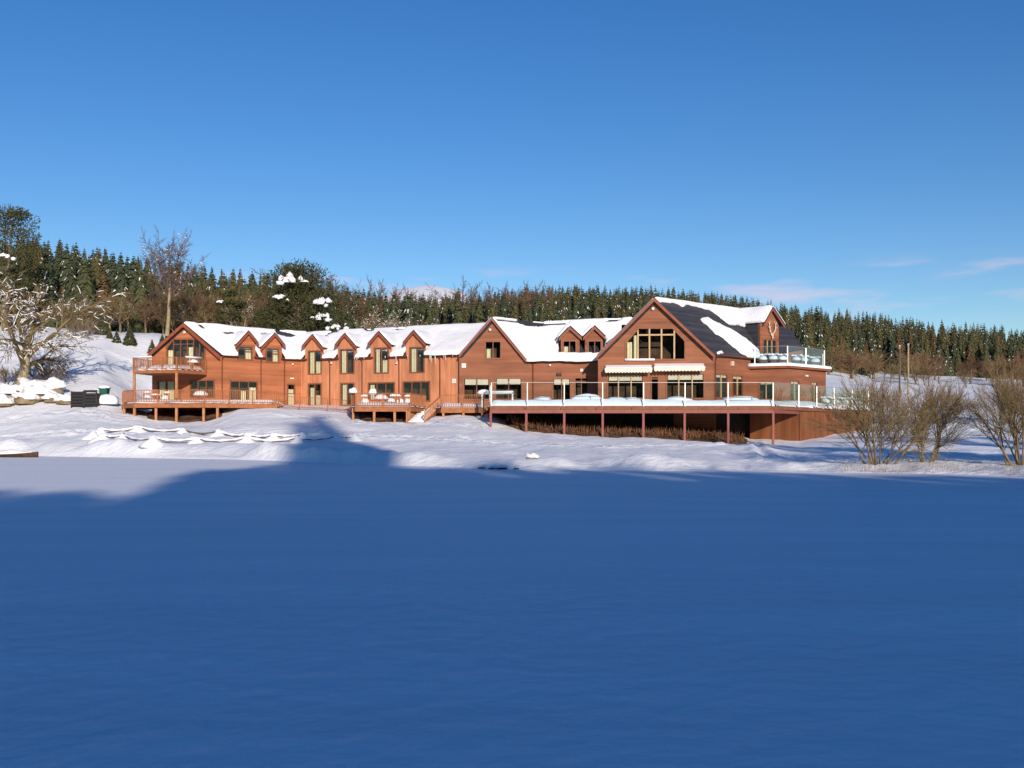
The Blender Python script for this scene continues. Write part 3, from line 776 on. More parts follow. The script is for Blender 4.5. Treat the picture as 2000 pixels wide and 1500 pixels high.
D3 = [((1112.5,637),(1091.5,659),(1136,658),(1099,665,1126,692)), ((1160.5,636),(1138.5,658),(1182,657),(1148,665,1175,692))]
rf3 = roof(q3, Vector((0, 4.2, -3.3)))
hide3 = [[(1093,662),(1112,645),(1134,661),(1142,660),(1160,645),(1180,660),(1180,690),(1093,690)]]
snow_sheet(rfg, [E2, E2+(R2-E2)*0.02, R2, apx2], 0.36, 50, 40, bare=bare3, seed=7, over=0.1)
snow_sheet(rf3, q3, 0.36, 90, 40, bare=bare3+hide3, seed=8, over=0.22, lip=0.06)
for k, (a, l, r, wn) in enumerate(D3):
    rr = FD.rect(*wn); ul = FD.uz(l[0]+4,0)[0]; ur = FD.uz(r[0]-4,0)[0]; ze = FD.uz(*l)[1]
    ap = FD.uz(a[0], a[1]+3); zb = FD.uz(1100,700)[1]
    wall_panel(FD, [(ul,zb),(ur,zb),(ur,ze-.05),ap,(ul,ze-.05)], [R4(rr)], M['red_h'], 'dormer_wall')
    bm = bmesh.new()
    for uu in (ul, ur):
        hexa(bm, [FD.pt(uu-.03,zb,-.26), FD.pt(uu+.03,zb,-.26), FD.pt(uu+.03,zb,-2.6), FD.pt(uu-.03,zb,-2.6)], [FD.pt(uu-.03,ze,-.26), FD.pt(uu+.03,ze,-.26), FD.pt(uu+.03,ze,-2.6), FD.pt(uu-.03,ze,-2.6)])
    obj('dormer_cheek', bm, M['slate'], lodge)
    m_ = (rr[0]+rr[1])/2
    window(FD, R4(rr), [m_], [], 'frame', curtains=[(rr[0]+.12, rr[0]+.5, rr[2], rr[2]+.7)] if k == 0 else [])
    dormer(FD, a, l, r, 2.6, 'trim_red', 0.3, seed=40+k)
gut_run(F3, [(1038,1169)], zE-0.02); downpipe(F3, 1041, 705, 790)

# ---- G3: tall glazed gable
G3 = Wall(1168, 88.2, 1393, 87.2)
big = [G3.uz(*p) for p in ((1221,703),(1339,703),(1339,664),(1316,640),(1246,640),(1221,668))]
gl_ = G3.rect(1186,731,1257,779); gr_ = G3.rect(1301,729,1376,779); gd = G3.rect(1271,735,1287,790); gd = (gd[0], gd[1], FM+.15, gd[3])
wl = [G3.uz(1168,870), G3.uz(1393,870), G3.uz(1393,692), G3.uz(1277,586), G3.uz(1168,694)]
wall_panel(G3, wl, [big, R4(gl_), R4(gr_), R4(gd)], M['red_h'])
mb = [G3.uz(x,680)[0] for x in (1246,1268.5,1292,1317)]
tz = G3.uz(1280,654)[1]
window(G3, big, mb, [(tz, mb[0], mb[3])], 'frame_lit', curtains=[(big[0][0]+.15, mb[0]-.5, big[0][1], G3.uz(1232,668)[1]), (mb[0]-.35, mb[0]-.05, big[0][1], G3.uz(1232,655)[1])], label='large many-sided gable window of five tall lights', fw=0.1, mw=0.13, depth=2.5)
for r_ in (gl_, gr_):
    f_ = (0.31, 0.66) if r_ is gl_ else (0.33, 0.68)
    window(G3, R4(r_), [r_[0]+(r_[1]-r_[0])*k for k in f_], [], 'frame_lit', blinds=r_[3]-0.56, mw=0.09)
window(G3, R4(gd), [], [(gd[3]-.22, gd[0], gd[1])], 'frame', solid=[(gd[2], gd[2]+.5, 'black')], name='glazed_door')
bm = bmesh.new(); a = G3.uz(1220,703.5); b = G3.uz(1279,703.5); G3.box(bm, a[0], b[0], a[1]-.06, a[1]+.12, .0, .22); bmesh.ops.bevel(bm, geom=bm.edges[:], offset=.04, segments=2, affect='EDGES'); obj('sill_snow', bm, M['roof_snow'], lodge, True)
rake(G3, [G3.uz(1165,696), G3.uz(1277,583), G3.uz(1396,695)], 0.3, 0.42, 0.50, 'trim_red')
wall_lamp(G3, 1275, 603, 0.22)
def awning(x0, x1, yt, yb):
    a = G3.uz(x0, yt); b = G3.uz(x1, yt); zt = (a[1]+b[1])/2; zb = G3.uz((x0+x1)/2, yb, .95)[1]
    bm = bmesh.new(); O0, O1 = 0.02, 0.95
    u0, u1 = a[0], b[0]; zf = zb+0.3
    W = G3
    hexa(bm, [W.pt(u0,zt-.05,O0), W.pt(u1,zt-.05,O0), W.pt(u1,zf,O1), W.pt(u0,zf,O1)], [W.pt(u0,zt,O0), W.pt(u1,zt,O0), W.pt(u1,zf+.05,O1), W.pt(u0,zf+.05,O1)])
    aw = obj('awning', bm, M['awning'], lodge)
    bm = bmesh.new(); n = 15; st = (u1-u0)/n
    for k in range(n):
        pts = [(u0+k*st, zf+.04)] + [(u0+k*st+st*t, zf-.22-.09*math.sin(math.pi*t)) for t in (0,.2,.4,.6,.8,1)] + [(u0+(k+1)*st, zf+.04)]
        face(bm, [W.pt(p[0], p[1], O1+.004) for p in pts])
    obj('valance', bm, M['awning'], aw)
    bm = bmesh.new(); hexa(bm, [W.pt(u0+.02,zt+.01,O0), W.pt(u1-.02,zt+.01,O0), W.pt(u1-.02,zf+.07,O1-.02), W.pt(u0+.02,zf+.07,O1-.02)], [W.pt(u0+.05,zt+.14,O0), W.pt(u1-.05,zt+.14,O0), W.pt(u1-.05,zf+.16,O1-.12), W.pt(u0+.05,zf+.16,O1-.12)])
    obj('snow', bm, M['roof_snow'], aw)
    bm = bmesh.new(); W.box(bm, u0-.03, u0+.03, zf-.04, zf+.1, .0, O1); W.box(bm, u1-.03, u1+.03, zf-.04, zf+.1, 0, O1); obj('awning_arm', bm, M['white'], aw)
awning(1182, 1273, 716, 728); awning(1277, 1375, 713, 725)

# ---- F4: side wall receding right, H1/H2: low faceted bay with the roof terrace
F4 = Wall(1393, 87.2, 1466, 91.6)
z4 = F4.uz(1393, 692)[1]
a4 = F4.rect(1396,730,1421,778); b4 = F4.rect(1430,733,1451,774)
wall_panel(F4, [F4.uz(1393,870), (F4.len, 1.0), (F4.len, z4), (0, z4)], [R4(a4), R4(b4)], M['red_h'])
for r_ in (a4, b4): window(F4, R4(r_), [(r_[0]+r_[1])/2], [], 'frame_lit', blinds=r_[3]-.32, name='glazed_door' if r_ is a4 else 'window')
bm = bmesh.new(); u_, z_ = F4.uz(1429,710); F4.box(bm, u_-.16, u_+.16, z_-.2, z_+.2, 0, .16); obj('wall_lamp', bm, M['bone'], lodge)
gut_run(F4, [(1394,1463)], z4+.08); downpipe(F4, 1396, 696, 790)
H1 = Wall(1466, 91.6, 1538, 90.4); H2 = Wall(1538, 90.4, 1613, 95.2)
zt = H1.uz(1538, 719)[1]
h1 = H1.rect(1482,744,1511,781); h2 = H2.rect(1543,743,1561,784); h3 = H2.rect(1584,745,1597,784)
wall_panel(H1, [(0,1.5),(H1.len,1.5),(H1.len,zt),(0,zt)], [R4(h1)], M['red_h'])
wall_panel(H2, [(0,1.5),(H2.len,1.5),(H2.len,zt),(0,zt)], [R4(h2), R4(h3)], M['red_h'])
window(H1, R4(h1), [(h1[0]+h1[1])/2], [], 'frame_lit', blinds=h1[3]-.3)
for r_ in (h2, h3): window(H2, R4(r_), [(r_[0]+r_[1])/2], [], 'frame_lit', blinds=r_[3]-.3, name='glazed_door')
bm = bmesh.new(); u_, z_ = H2.uz(1575, 734); H2.box(bm, u_-.2, u_+.2, z_-.07, z_+.07, 0, .1); obj('wall_lamp', bm, M['white'], lodge)
H3 = Wall(1613, 95.2, 1600, 101)
wall_panel(H3, [(0,1.5),(H3.len,1.5),(H3.len,zt),(0,zt)], [], M['red_h'])
# terrace slab, its snow and glass
s0 = H1.pt(-.1, 0, .35); s1 = (H1.pt(H1.len,0,.35)+H2.pt(0,0,.35))/2; s2 = H2.pt(H2.len+.35,0,.35); s3 = Vector((s2.x-.6, 101, 0)); s4 = Vector((s0.x-.5, 101, 0))
ring = [s0, s1, s2, s3, s4]
bm = bmesh.new(); vb = [bm.verts.new((p.x,p.y,zt+.01)) for p in ring]; vt = [bm.verts.new((p.x,p.y,zt+.2)) for p in ring]
bm.faces.new(vb); bm.faces.new(vt)
for i in range(5): bm.faces.new([vb[i], vb[(i+1) % 5], vt[(i+1) % 5], vt[i]])
bmesh.ops.recalc_face_normals(bm, faces=bm.faces)
terr = obj('roof_terrace', bm, M['trim_red'], lodge)
bm = bmesh.new(); cen = sum(ring, Vector())/5; vv = []
for sc, hh in ((1.012,.205),(1.015,.34),(.99,.47),(.95,.5)):
    row = []
    for i in range(5):
        for k in range(12):
            p = ring[i].lerp(ring[(i+1) % 5], k/12); q = cen.lerp(p, sc)
            row.append(bm.verts.new((q.x, q.y, zt+hh+(.12*(float(fbm(q.x*.9,q.y*.9,3))-.45) if hh > .25 else 0))))
    vv.append(row)
for a, b in zip(vv[:-1], vv[1:]):
    for i in range(60): bm.faces.new([a[i], a[(i+1) % 60], b[(i+1) % 60], b[i]])
bm.faces.new(vv[-1]); bmesh.ops.recalc_face_normals(bm, faces=bm.faces)
obj('snow', bm, M['roof_snow'], terr, True)
def glass_run(pts, zb, zt_, parent, inset=.05):
    """steel posts at pts with glass between, and a handrail"""
    for p in pts:
        bm = bmesh.new(); box(bm, (p.x, p.y, (zb+zt_)/2), (.075,.075,zt_-zb)); box(bm, (p.x,p.y,zb+.02), (.16,.16,.04)); obj('post', bm, M['steel'], parent)
    for a, b in zip(pts[:-1], pts[1:]):
        d = (b-a).normalized(); a2 = a+d*.06; b2 = b-d*.06; bm = bmesh.new()
        hexa(bm, [Vector((a2.x,a2.y,zb+.1)), Vector((b2.x,b2.y,zb+.1)), Vector((b2.x,b2.y+.012,zb+.1)), Vector((a2.x,a2.y+.012,zb+.1))], [Vector((a2.x,a2.y,zt_-.03)), Vector((b2.x,b2.y,zt_-.03)), Vector((b2.x,b2.y+.012,zt_-.03)), Vector((a2.x,a2.y+.012,zt_-.03))])
        obj('glass_panel', bm, M['bal_glass'], parent)
        bm = bmesh.new(); beam(bm, Vector((a.x,a.y,zt_+.02)), Vector((b.x,b.y,zt_+.02)), .05, .04); obj('handrail', bm, M['rail_grey'], parent)
def plan(x, Y): return Vector(((x-1000)/FPX*Y, Y, 0))
tz_ = P(1538, 676, 90.1).z
glass_run([plan(1474,91.25), plan(1538,90.1), plan(1574,92.2), plan(1610,94.9), plan(1607,99)], zt+.3, tz_, terr)

# roof of the tall gable
apx3 = G3.pt(*G3.uz(1277,583), 0.46); E4 = G3.pt(*G3.uz(1396,694), 0.46); E5 = F4.pt(F4.len+.9, z4+.06, .3)
def on_plane(x, y, a, b, c):
    n = (b-a).cross(c-a); d = Vector(((x-1000)/FPX, 1, (HZ-y)/FPX)); e = Vector((0,0,EYE)); t = (a-e).dot(n)/d.dot(n); return e+d*t
R5 = on_plane(1452, 606, apx3, E4, E5)
bm = bmesh.new(); q4 = [E4, E5, R5, apx3]; slab(bm, q4, .2)
gl3 = G3.pt(*G3.uz(1165,696), .46); slabv(bm, [gl3, apx3+Vector((0,0,-.004)), R5+Vector((0,0,-.004)), gl3+(R5-apx3)], .2)
rf4 = obj('roof', bm, M['slate'], lodge)
snow_sheet(rf4, [gl3, gl3+(R5-apx3), R5, apx3], .26, 30, 20, seed=11, over=.06)
only4 = [[(1255,560),(1272,590),(1322,595),(1333,602),(1342,596),(1386,608),(1440,616),(1450,585),(1340,560)],
         [(1364,624),(1378,620),(1394,629),(1430,647),(1462,669),(1476,682),(1500,705),(1462,703),(1420,671)],
         [(1380,596),(1470,598),(1470,642),(1424,636),(1402,620),(1386,608)],
         [(1398,688),(1406,687),(1416,692),(1398,694)]]
snow_sheet(rf4, q4, .32, 90, 80, only=only4, seed=12, over=.1)
# clock-tower dormer with antlers, facing the terrace
TW = Wall(1484, 93.6, 1523, 95.0)
ta = TW.uz(1504,600); tl = TW.uz(1487,630); tr = TW.uz(1528,636)
u0, u1 = TW.uz(1485,650)[0], TW.uz(1521,650)[0]; zb = zt+.2; ze = min(tl[1], tr[1])
tw_ = TW.rect(1490,663,1516,700); tw_ = (tw_[0], tw_[1], zt+.35, tw_[3])
wall_panel(TW, [(u0,zb),(u1,zb),(u1,ze),(ta[0],ta[1]-.15),(u0,ze)], [R4(tw_)], M['red_h'], 'tower_wall')
window(TW, R4(tw_), [tw_[0]+(tw_[1]-tw_[0])*k/3 for k in (1,2)], [], 'frame_lit', name='glazed_door')
TD = 7.0
def tq(p0, p1): return [TW.pt(*p0,.35), TW.pt(*p1,.35), TW.pt(*p1,-TD), TW.pt(*p0,-TD)]
# the tower roof runs back to the left over the hall roof
bk = P(1395, 599, 98.5) - TW.pt(*ta,.35); bk.z = 0
def tq2(p0, p1): a = TW.pt(*p0,.35); b = TW.pt(*p1,.35); return [a, b, b+bk, a+bk]
bm = bmesh.new(); slab(bm, tq2(tl, ta), .12); slab(bm, tq2(ta, tr), .12); rf5 = obj('roof', bm, M['slate'], lodge)
A_, B_ = TW.pt(*tl,.4), TW.pt(*ta,.4); snow_sheet(rf5, [A_, A_+bk, B_+bk, B_], .38, 50, 20, seed=14, over=.08)
A_ = TW.pt(*tr,.4); snow_sheet(rf5, [A_, A_+bk, B_+bk, B_], .3, 30, 14, seed=15, over=.05)
rake(TW, [(tl[0],tl[1]-.12),(ta[0],ta[1]-.12),(tr[0],tr[1]-.12)], .2, .3, .37, 'trim_red', 'bargeboard', rf5)
bm = bmesh.new(); a = TW.pt(u0,0,-.26); b = a+bk*.95
hexa(bm, [Vector((a.x,a.y,zb)), Vector((a.x+.1,a.y,zb)), Vector((b.x+.1,b.y,zb)), Vector((b.x,b.y,zb))], [Vector((a.x,a.y,ze)), Vector((a.x+.1,a.y,ze)), Vector((b.x+.1,b.y,ze)), Vector((b.x,b.y,ze))])
obj('tower_cheek', bm, M['slate'], lodge)
# hip of the hall roof showing right of the tower
h_ = [P(1520,690,97.0), P(1570,680,98.5), P(1541,640,101.5), P(1512,634,100)]
bm = bmesh.new(); slab(bm, h_, .2); slab(bm, [h_[2]+Vector((0,0,-.01)), h_[3]+Vector((0,0,-.01)), h_[3]+Vector((2,5,-3)), h_[2]+Vector((2,5,-3))], .2); obj('roof', bm, M['slate'], lodge)
bm = bmesh.new(); hexa(bm, [P(1520,720,97.2), P(1568,720,98.7), P(1566,720,103), P(1510,720,103)], [P(1520,692,97.2), P(1568,682,98.7), P(1566,690,103), P(1510,690,103)]); obj('wall', bm, M['red_h'], lodge)
# stag antlers fixed to the tower
V, F = [], []
uc, zc = TW.uz(1505.5, 655); oo = .12
def ap(du, dz, do=0): return TW.pt(uc+du, zc+dz, oo+do)
for s in (-1, 1):
    main = [ap(s*.04,0), ap(s*.22,.28,.08), ap(s*.38,.62,.12), ap(s*.40,.98,.1), ap(s*.26,1.3,.05)]
    tube(V, F, main, [.055,.05,.045,.035,.012], 6)
    for k, (dx, dz) in ((1,(.22,.16)), (2,(.24,.2)), (3,(.14,.26)), (2,(-.14,.22))):
        tube(V, F, [main[k], main[k]+(ap(s*dx,dz)-ap(0,0))*.6, main[k]+(ap(s*dx,dz,.06)-ap(0,0))], [.035,.028,.008], 5)
tube(V, F, [ap(0,.1), ap(0,-.06,.1), ap(0,-.34,.12)], [.11,.10,.045], 7)
pyobj('antlers', V, F, M['bone'], lodge)
# back of the buildings: plain rear walls so that nothing is open behind
bm = bmesh.new()
for (x0, Y0, x1, Y1, zz) in ((330,104,600,109,8.5),(600,109,940,101,8.5),(940,101,1250,101,8.6),(1250,101,1560,103,8.4)):
    a, b = plan(x0,Y0), plan(x1,Y1); beam(bm, Vector((a.x,a.y,zz/2+.6)), Vector((b.x,b.y,zz/2+.6)), .25, zz-1.2)
obj('rear_wall', bm, M['red_h'], lodge)

# ---- timber railing helper (posts single, pickets too fine to count)
def railing(parent, pts, zb, zt_, m='post_wood', pick=.13, snow=True, postw=.1, zb2=None):
    """pts: plan points; zb/zt_: foot and top; pickets joined"""
    V, F = [], []; bm = bmesh.new(); bs = bmesh.new()
    for p in pts:
        b = bmesh.new(); box(b, (p.x,p.y,(p.z+zb+p.z+zt_)/2), (postw,postw,zt_-zb)); obj('post', b, M[m], parent)
    for a, b in zip(pts[:-1], pts[1:]):
        up = Vector((0,0,1)); n = max(2, int((b-a).length/pick))
        beam(bm, a+up*zt_, b+up*zt_, .09, .05); beam(bm, a+up*(zb+.1), b+up*(zb+.1), .05, .07)
        for k in range(1, n):
            p = a.lerp(b, k/n); beam(bs, p+up*(zb+.13), p+up*(zt_-.03), .035, .035)
    obj('rail', bm, M[m], parent); k = obj('pickets', bs, M[m], parent); kind(k, 'stuff')

def snow_pile(parent, outline, zb, h, name='snow', n=26, seed=0, rag=.5):
    """drifted snow over a polygon (plan points), mesh on a grid"""
    xs = [p.x for p in outline]; ys = [p.y for p in outline]
    x0, x1, y0, y1 = min(xs), max(xs), min(ys), max(ys)
    nx = max(8, int((x1-x0)/.3)); ny = max(6, int((y1-y0)/.3)); po = [(p.x,p.y) for p in outline]
    bm = bmesh.new(); vt = {}
    def edge_d(x, y):
        d = 1e9
        for i in range(len(po)):
            ax, ay = po[i]; bx, by = po[(i+1) % len(po)]; l2 = (bx-ax)**2+(by-ay)**2
            t = max(0, min(1, ((x-ax)*(bx-ax)+(y-ay)*(by-ay))/l2)); d = min(d, math.hypot(x-ax-t*(bx-ax), y-ay-t*(by-ay)))
        return d
    for i in range(nx+1):
        for j in range(ny+1):
            x = x0+(x1-x0)*i/nx; y = y0+(y1-y0)*j/ny
            ins = inpoly(x, y, po); d = edge_d(x, y)
            if not ins and d > .36: continue
            e = min(1, d/.28) if ins else 0
            z = zb + (h*(1-rag+2*rag*float(fbm(x*.45+seed*3.7, y*.5+seed, 4))))*math.sqrt(e)
            vt[i,j] = bm.verts.new((x, y, z if ins else zb-.03))
    for i in range(nx):
        for j in range(ny):
            q = [(i,j),(i+1,j),(i+1,j+1),(i,j+1)]
            if all(k in vt for k in q): bm.faces.new([vt[k] for k in q])
    return obj(name, bm, M['roof_snow'], parent, True)

# balcony on the left gable
bal = bmesh.new()
B0, B1, B2, B3 = plan(259,90.6), plan(345,89.2), plan(403,92.4), plan(297,94.0)
zs = zpx(723, 90.2)
def prism(bm, ring, z0, z1, mi=0):
    vb = [bm.verts.new((p.x,p.y,z0)) for p in ring]; vt = [bm.verts.new((p.x,p.y,z1)) for p in ring]; n = len(ring)
    for f in ([bm.faces.new(vb), bm.faces.new(vt)] + [bm.faces.new([vb[i], vb[(i+1) % n], vt[(i+1) % n], vt[i]]) for i in range(n)]): f.material_index = mi
    bmesh.ops.recalc_face_normals(bm, faces=bm.faces)
prism(bal, [B0,B1,B2,B3], zs-.28, zs)
balc = obj('balcony', bal, M['deck_wood'], lodge)
def seg(a, b, n): return [a.lerp(b, k/n) for k in range(n)]
bp = seg(B3,B0,1)+seg(B0,B1,3)+seg(B1,B2,2)+[B2]
railing(balc, [p.lerp(plan(345,92),.015)+Vector((0,0,zs)) for p in bp], 0, 1.08, 'deck_wood', .14)
snow_pile(balc, [p.lerp(plan(345,92),.05) for p in (B0,B1,B2,B3)], zs+.02, .42, seed=1)
for (a, b) in ((plan(259,90.6), plan(297,90.1)), (plan(362,90.2), plan(394,91.8))):
    bm = bmesh.new(); beam(bm, Vector((a.x,a.y,zs+1.18)), Vector((b.x,b.y,zs+1.18)), .2, .16); bmesh.ops.bevel(bm, geom=bm.edges[:], offset=.05, segments=2, affect='EDGES'); obj('rail_snow', bm, M['roof_snow'], balc, True)
for x, Y in ((262,90.5),(345,89.2)):
    p = plan(x, Y); g = ground(p.x, p.y); bm = bmesh.new(); box(bm, (p.x,p.y,(g-.3+zs-.28)/2), (.2,.2,zs-.28-g+.3)); obj('balcony_post', bm, M['post_wood'], balc)
# ------------------------------------------------------------------ decks, stairs
def timber_deck(ring, zf, label, posts, front, seed, group=None, snow=.3):
    """ring: plan outline; front: indices of the edge that carries the railing; posts: plan points"""
    d = thing('timber_deck', Vector((ring[0].x, ring[0].y, ground(ring[0].x, ring[0].y))), label, 'deck', group)
    bm = bmesh.new(); prism(bm, ring, zf-.07, zf); obj('floor', bm, M['deck_wood'], d)
    bm = bmesh.new(); n = len(ring)
    for i in range(n):
        a, b = ring[i], ring[(i+1) % n]; beam(bm, Vector((a.x,a.y,zf-.24)), Vector((b.x,b.y,zf-.24)), .08, .33)
    obj('fascia', bm, M['fascia' if group == 'x' else 'deck_wood'], d)
    for p in posts:
        g = ground(p.x, p.y); bm = bmesh.new(); box(bm, (p.x,p.y,(g-.3+zf-.1)/2), (.19,.19,zf-.1-g+.3)); obj('post', bm, M['post_wood'], d)
    cen = sum(ring, Vector())/n
    rp = []
    for i in front[:-1]:
        a, b = ring[i], ring[(i+1) % n]; k = max(1, round((b-a).length/2.3)); rp += seg(a, b, k)
    rp.append(ring[front[-1]])
    railing(d, [p.lerp(cen,.012)+Vector((0,0,zf)) for p in rp], 0, 1.1, 'deck_wood', .14)
    snow_pile(d, [p.lerp(cen,.03) for p in ring], zf+.015, snow, seed=seed)
    return d
zl = zpx(787, 87)
ringL = [plan(240,89), plan(262,87.2), plan(400,86.6), plan(541,89.3), plan(560,96), plan(430,93.2), plan(297,94), plan(238,93)]
dkL = timber_deck(ringL, zl, 'long left timber deck on posts under the gable balcony', [plan(243,88.9), plan(305,87.2), plan(398,86.8), plan(425,87.2)], [7,0,1,2,3], 3, snow=.34)
for p in (plan(345,87.0), plan(263,87.4)):
    g = ground(p.x,p.y); bm = bmesh.new(); box(bm, (p.x,p.y,(g-.3+zl-.1)/2), (.19,.19,zl-.1-g+.3)); obj('post', bm, M['post_wood'], dkL)
# snow-covered terrace railing between the decks
tr_ = thing('terrace_railing', G(600, 90), 'low brown picket railing along the snowy terrace below the dormers', 'railing')
tp = [G(x, Y) for (x, Y) in ((544,89.6),(585,90.4),(640,90.3),(686,89.6))]
railing(tr_, [p+Vector((0,0,.05)) for p in tp], .1, 1.1, 'deck_wood', .14)
zc_ = zpx(795, 85)+.02
ringC = [plan(686,86.0), plan(694,84.4), plan(802,84.4), plan(832,88.5), plan(836,91.5), plan(684,91.5)]
dkC = timber_deck(ringC, zc_, 'small middle timber deck crowded with snow-laden garden furniture', [plan(690,85.2), plan(731,84.5), plan(771,84.5), plan(799,84.6)], [0,1,2,3], 4, snow=.32)
zr_ = zpx(797, 86)
ringR = [plan(862,86.0), plan(945,86.0), plan(950,91.2), plan(850,91.4), plan(838,90)]
dkR = timber_deck(ringR, zr_, 'short timber deck with picket rail between stairs and glass terrace', [plan(866,86.1), plan(905,86.1), plan(942,86.1)], [0,1], 5, snow=.38)
# stairs from the middle deck down to the snow
st = thing('staircase', G(820, 83), 'timber staircase with picket handrails climbing beside the middle deck', 'stairs')
top_ = plan(842, 89.2); bot_ = plan(812, 83.2); g0 = ground(bot_.x, bot_.y); nst = 8
dxy = (bot_-top_); side = Vector((-dxy.y, dxy.x, 0)).normalized()*.75
for k in range(nst):
    p = top_.lerp(bot_, (k+.5)/nst); z = zr_ + (g0-zr_)*(k+.5)/nst
    bm = bmesh.new(); d_ = dxy.normalized()*.38
    hexa(bm, [Vector((q.x,q.y,z-.05)) for q in (p-side-d_, p+side-d_, p+side+d_, p-side+d_)], [Vector((q.x,q.y,z)) for q in (p-side-d_, p+side-d_, p+side+d_, p-side+d_)])
    tr0 = obj('tread', bm, M['deck_wood'], st)
    bm = bmesh.new(); hexa(bm, [Vector((q.x,q.y,z+.004)) for q in (p-side*.9-d_, p+side*.9-d_, p+side*.9+d_, p-side*.9+d_)], [Vector((q.x,q.y,z+.17)) for q in (p-side*.8-d_, p+side*.8-d_, p+side*.8+d_*.8, p-side*.8+d_*.8)]); obj('snow', bm, M['roof_snow'], tr0, True)
for s in (-1, 1):
    a = top_+side*s+Vector((0,0,zr_)); b = bot_+side*s+Vector((0,0,g0))
    bm = bmesh.new(); beam(bm, a, b, .06, .3); obj('stringer', bm, M['deck_wood'], st)
    railing(st, [a, a.lerp(b,.5), b], .05, 1.05, 'post_wood', .24)

# ------------------------------------------------------------------ big glass-railed deck
zd = zpx(793, 80)
gd_ = thing('glass_terrace', G(1250, 80), 'large raised deck with glass balustrade on red steel columns', 'deck')
DK = [plan(957,80), plan(1511,80), plan(1699,95)]
ringD = DK + [plan(1690,101), plan(1613,95.5), plan(1538,90.7), plan(1466,91.9), plan(1393,87.6), plan(1168,88.6), plan(1168,91.6), plan(955,91.6)]
bm = bmesh.new(); prism(bm, ringD, zd-.12, zd-.02); obj('floor', bm, M['deck_wood'], gd_)
for a, b in zip(DK[:-1], DK[1:]):
    n = max(1, round((b-a).length/2.9))
    for k in range(n):
        p, q = a.lerp(b, k/n), a.lerp(b, (k+1)/n - .002)
        bm = bmesh.new(); beam(bm, Vector((p.x,p.y,zd-.13)), Vector((q.x,q.y,zd-.13)), .09, .30); obj('fascia_board', bm, M['fascia'], gd_)
a, b = DK[0], plan(1560, 83.85)
bm = bmesh.new()
beam(bm, Vector((a.x,a.y+.06,zd-.42)), Vector((DK[1].x,DK[1].y+.06,zd-.42)), .14, .28); beam(bm, Vector((DK[1].x,DK[1].y+.06,zd-.42)), Vector((b.x,b.y+.06,zd-.42)), .139, .279)
beam(bm, Vector((a.x+.1,a.y,zd-.3)), Vector((a.x+.1,91.6,zd-.3)), .14, .4)
obj('edge_beam', bm, M['red_steel'], gd_)
for x in (958.5,1028,1102,1177,1256.5,1337,1422,1510):
    p = plan(x, 80.08); g = ground(p.x,p.y); bm = bmesh.new(); box(bm, (p.x,p.y,(g-.4+zd-.45)/2), (.17,.17,zd-.45-g+.4)); obj('column', bm, M['red_steel'], gd_)
# joists in near-black, the gloom under the deck put into their colour
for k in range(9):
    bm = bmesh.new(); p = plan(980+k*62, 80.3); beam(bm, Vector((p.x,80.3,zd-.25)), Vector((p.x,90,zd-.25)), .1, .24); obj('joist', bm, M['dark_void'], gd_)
bm = bmesh.new(); a, b = plan(1000,87.6), plan(1470,87.6); beam(bm, Vector((a.x,a.y,zd-1.05)), Vector((b.x,b.y,zd-1.05)), .12, 1.9); obj('rear_board', bm, M['dark_void'], gd_)  # back board in the same near-black, shade included in its colour
# boarded skirt on the right
def skirt(a, b, name):
    n = max(2, int((b-a).length/.55)); d = (b-a)/n
    for k in range(n):
        p = a+d*k; q = a+d*(k+.985); g = min(ground(p.x,p.y), ground(q.x,q.y))-.5; bm = bmesh.new()
        beam(bm, Vector((p.x,p.y,(g+zd-.28)/2)), Vector((q.x,q.y,(g+zd-.28)/2)), .05+.012*(k % 2), zd-.28-g); obj(name, bm, M['skirt'], gd_)
skirt(plan(1562,84.0), plan(1699,94.85), 'skirt_board')
skirt(plan(1465,86.4), plan(1561,84.1), 'skirt_board')
# balustrade
pts = [plan(x,80.02) for x in (960,1030,1102,1177,1257,1338,1422,1510)]
e = DK[1]; f = DK[2]
for x in (1561,1596,1630,1665,1697):
    k = (x-1000)/FPX; d = f-e; t = (k*e.y-e.x)/(d.x-k*d.y); pts.append(e.lerp(f, t)+Vector((-.03,.03,0)))
zt_b = zpx(747.5, 80)
glass_run(pts, zd, zt_b, gd_)
glass_run([plan(960,80.1), plan(958,83.4), plan(957,86.4)], zd, zt_b, gd_)
cen = Vector((9,85,0))
snow_pile(gd_, [p.lerp(Vector((p.x*.97+.3, 86, 0)), .035) for p in ringD], zd-.01, .52, seed=7, rag=.38)
# bracken bank in the shade under the deck
def bank(name, x0, x1, Y0, Y1, fn, m, par=None, n=60, k=14):
    V, F = [], []
    for i in range(n+1):
        for j in range(k+1):
            x = x0+(x1-x0)*i/n; Y = Y0(x)+(Y1(x)-Y0(x))*j/k; p = G(x, Y); e = min(1, i/4, (n-i)/4); ee = min(1, j/2)
            V.append((p.x, p.y, p.z + (fn(x, j/k)*ee*e + .35*(float(fbm(p.x*1.1, p.y*1.1, 4))-.4)*e*ee) - .04*(1-e*ee)))
    for i in range(n):
        for j in range(k): q = k+1; F.append((i*q+j, (i+1)*q+j, (i+1)*q+j+1, i*q+j+1))
    return pyobj(name, V, F, m, par, True)
yb0 = lambda x: np.interp(x, [985,1030,1100,1300,1440,1462],[82.6,80.8,80.3,80.3,80.4,80.6])
o = bank('bracken_bank', 985, 1462, yb0, lambda x: 86.2, lambda x, t: .4*t+.2, M['earth']); kind(o, 'stuff')
V, F = [], []
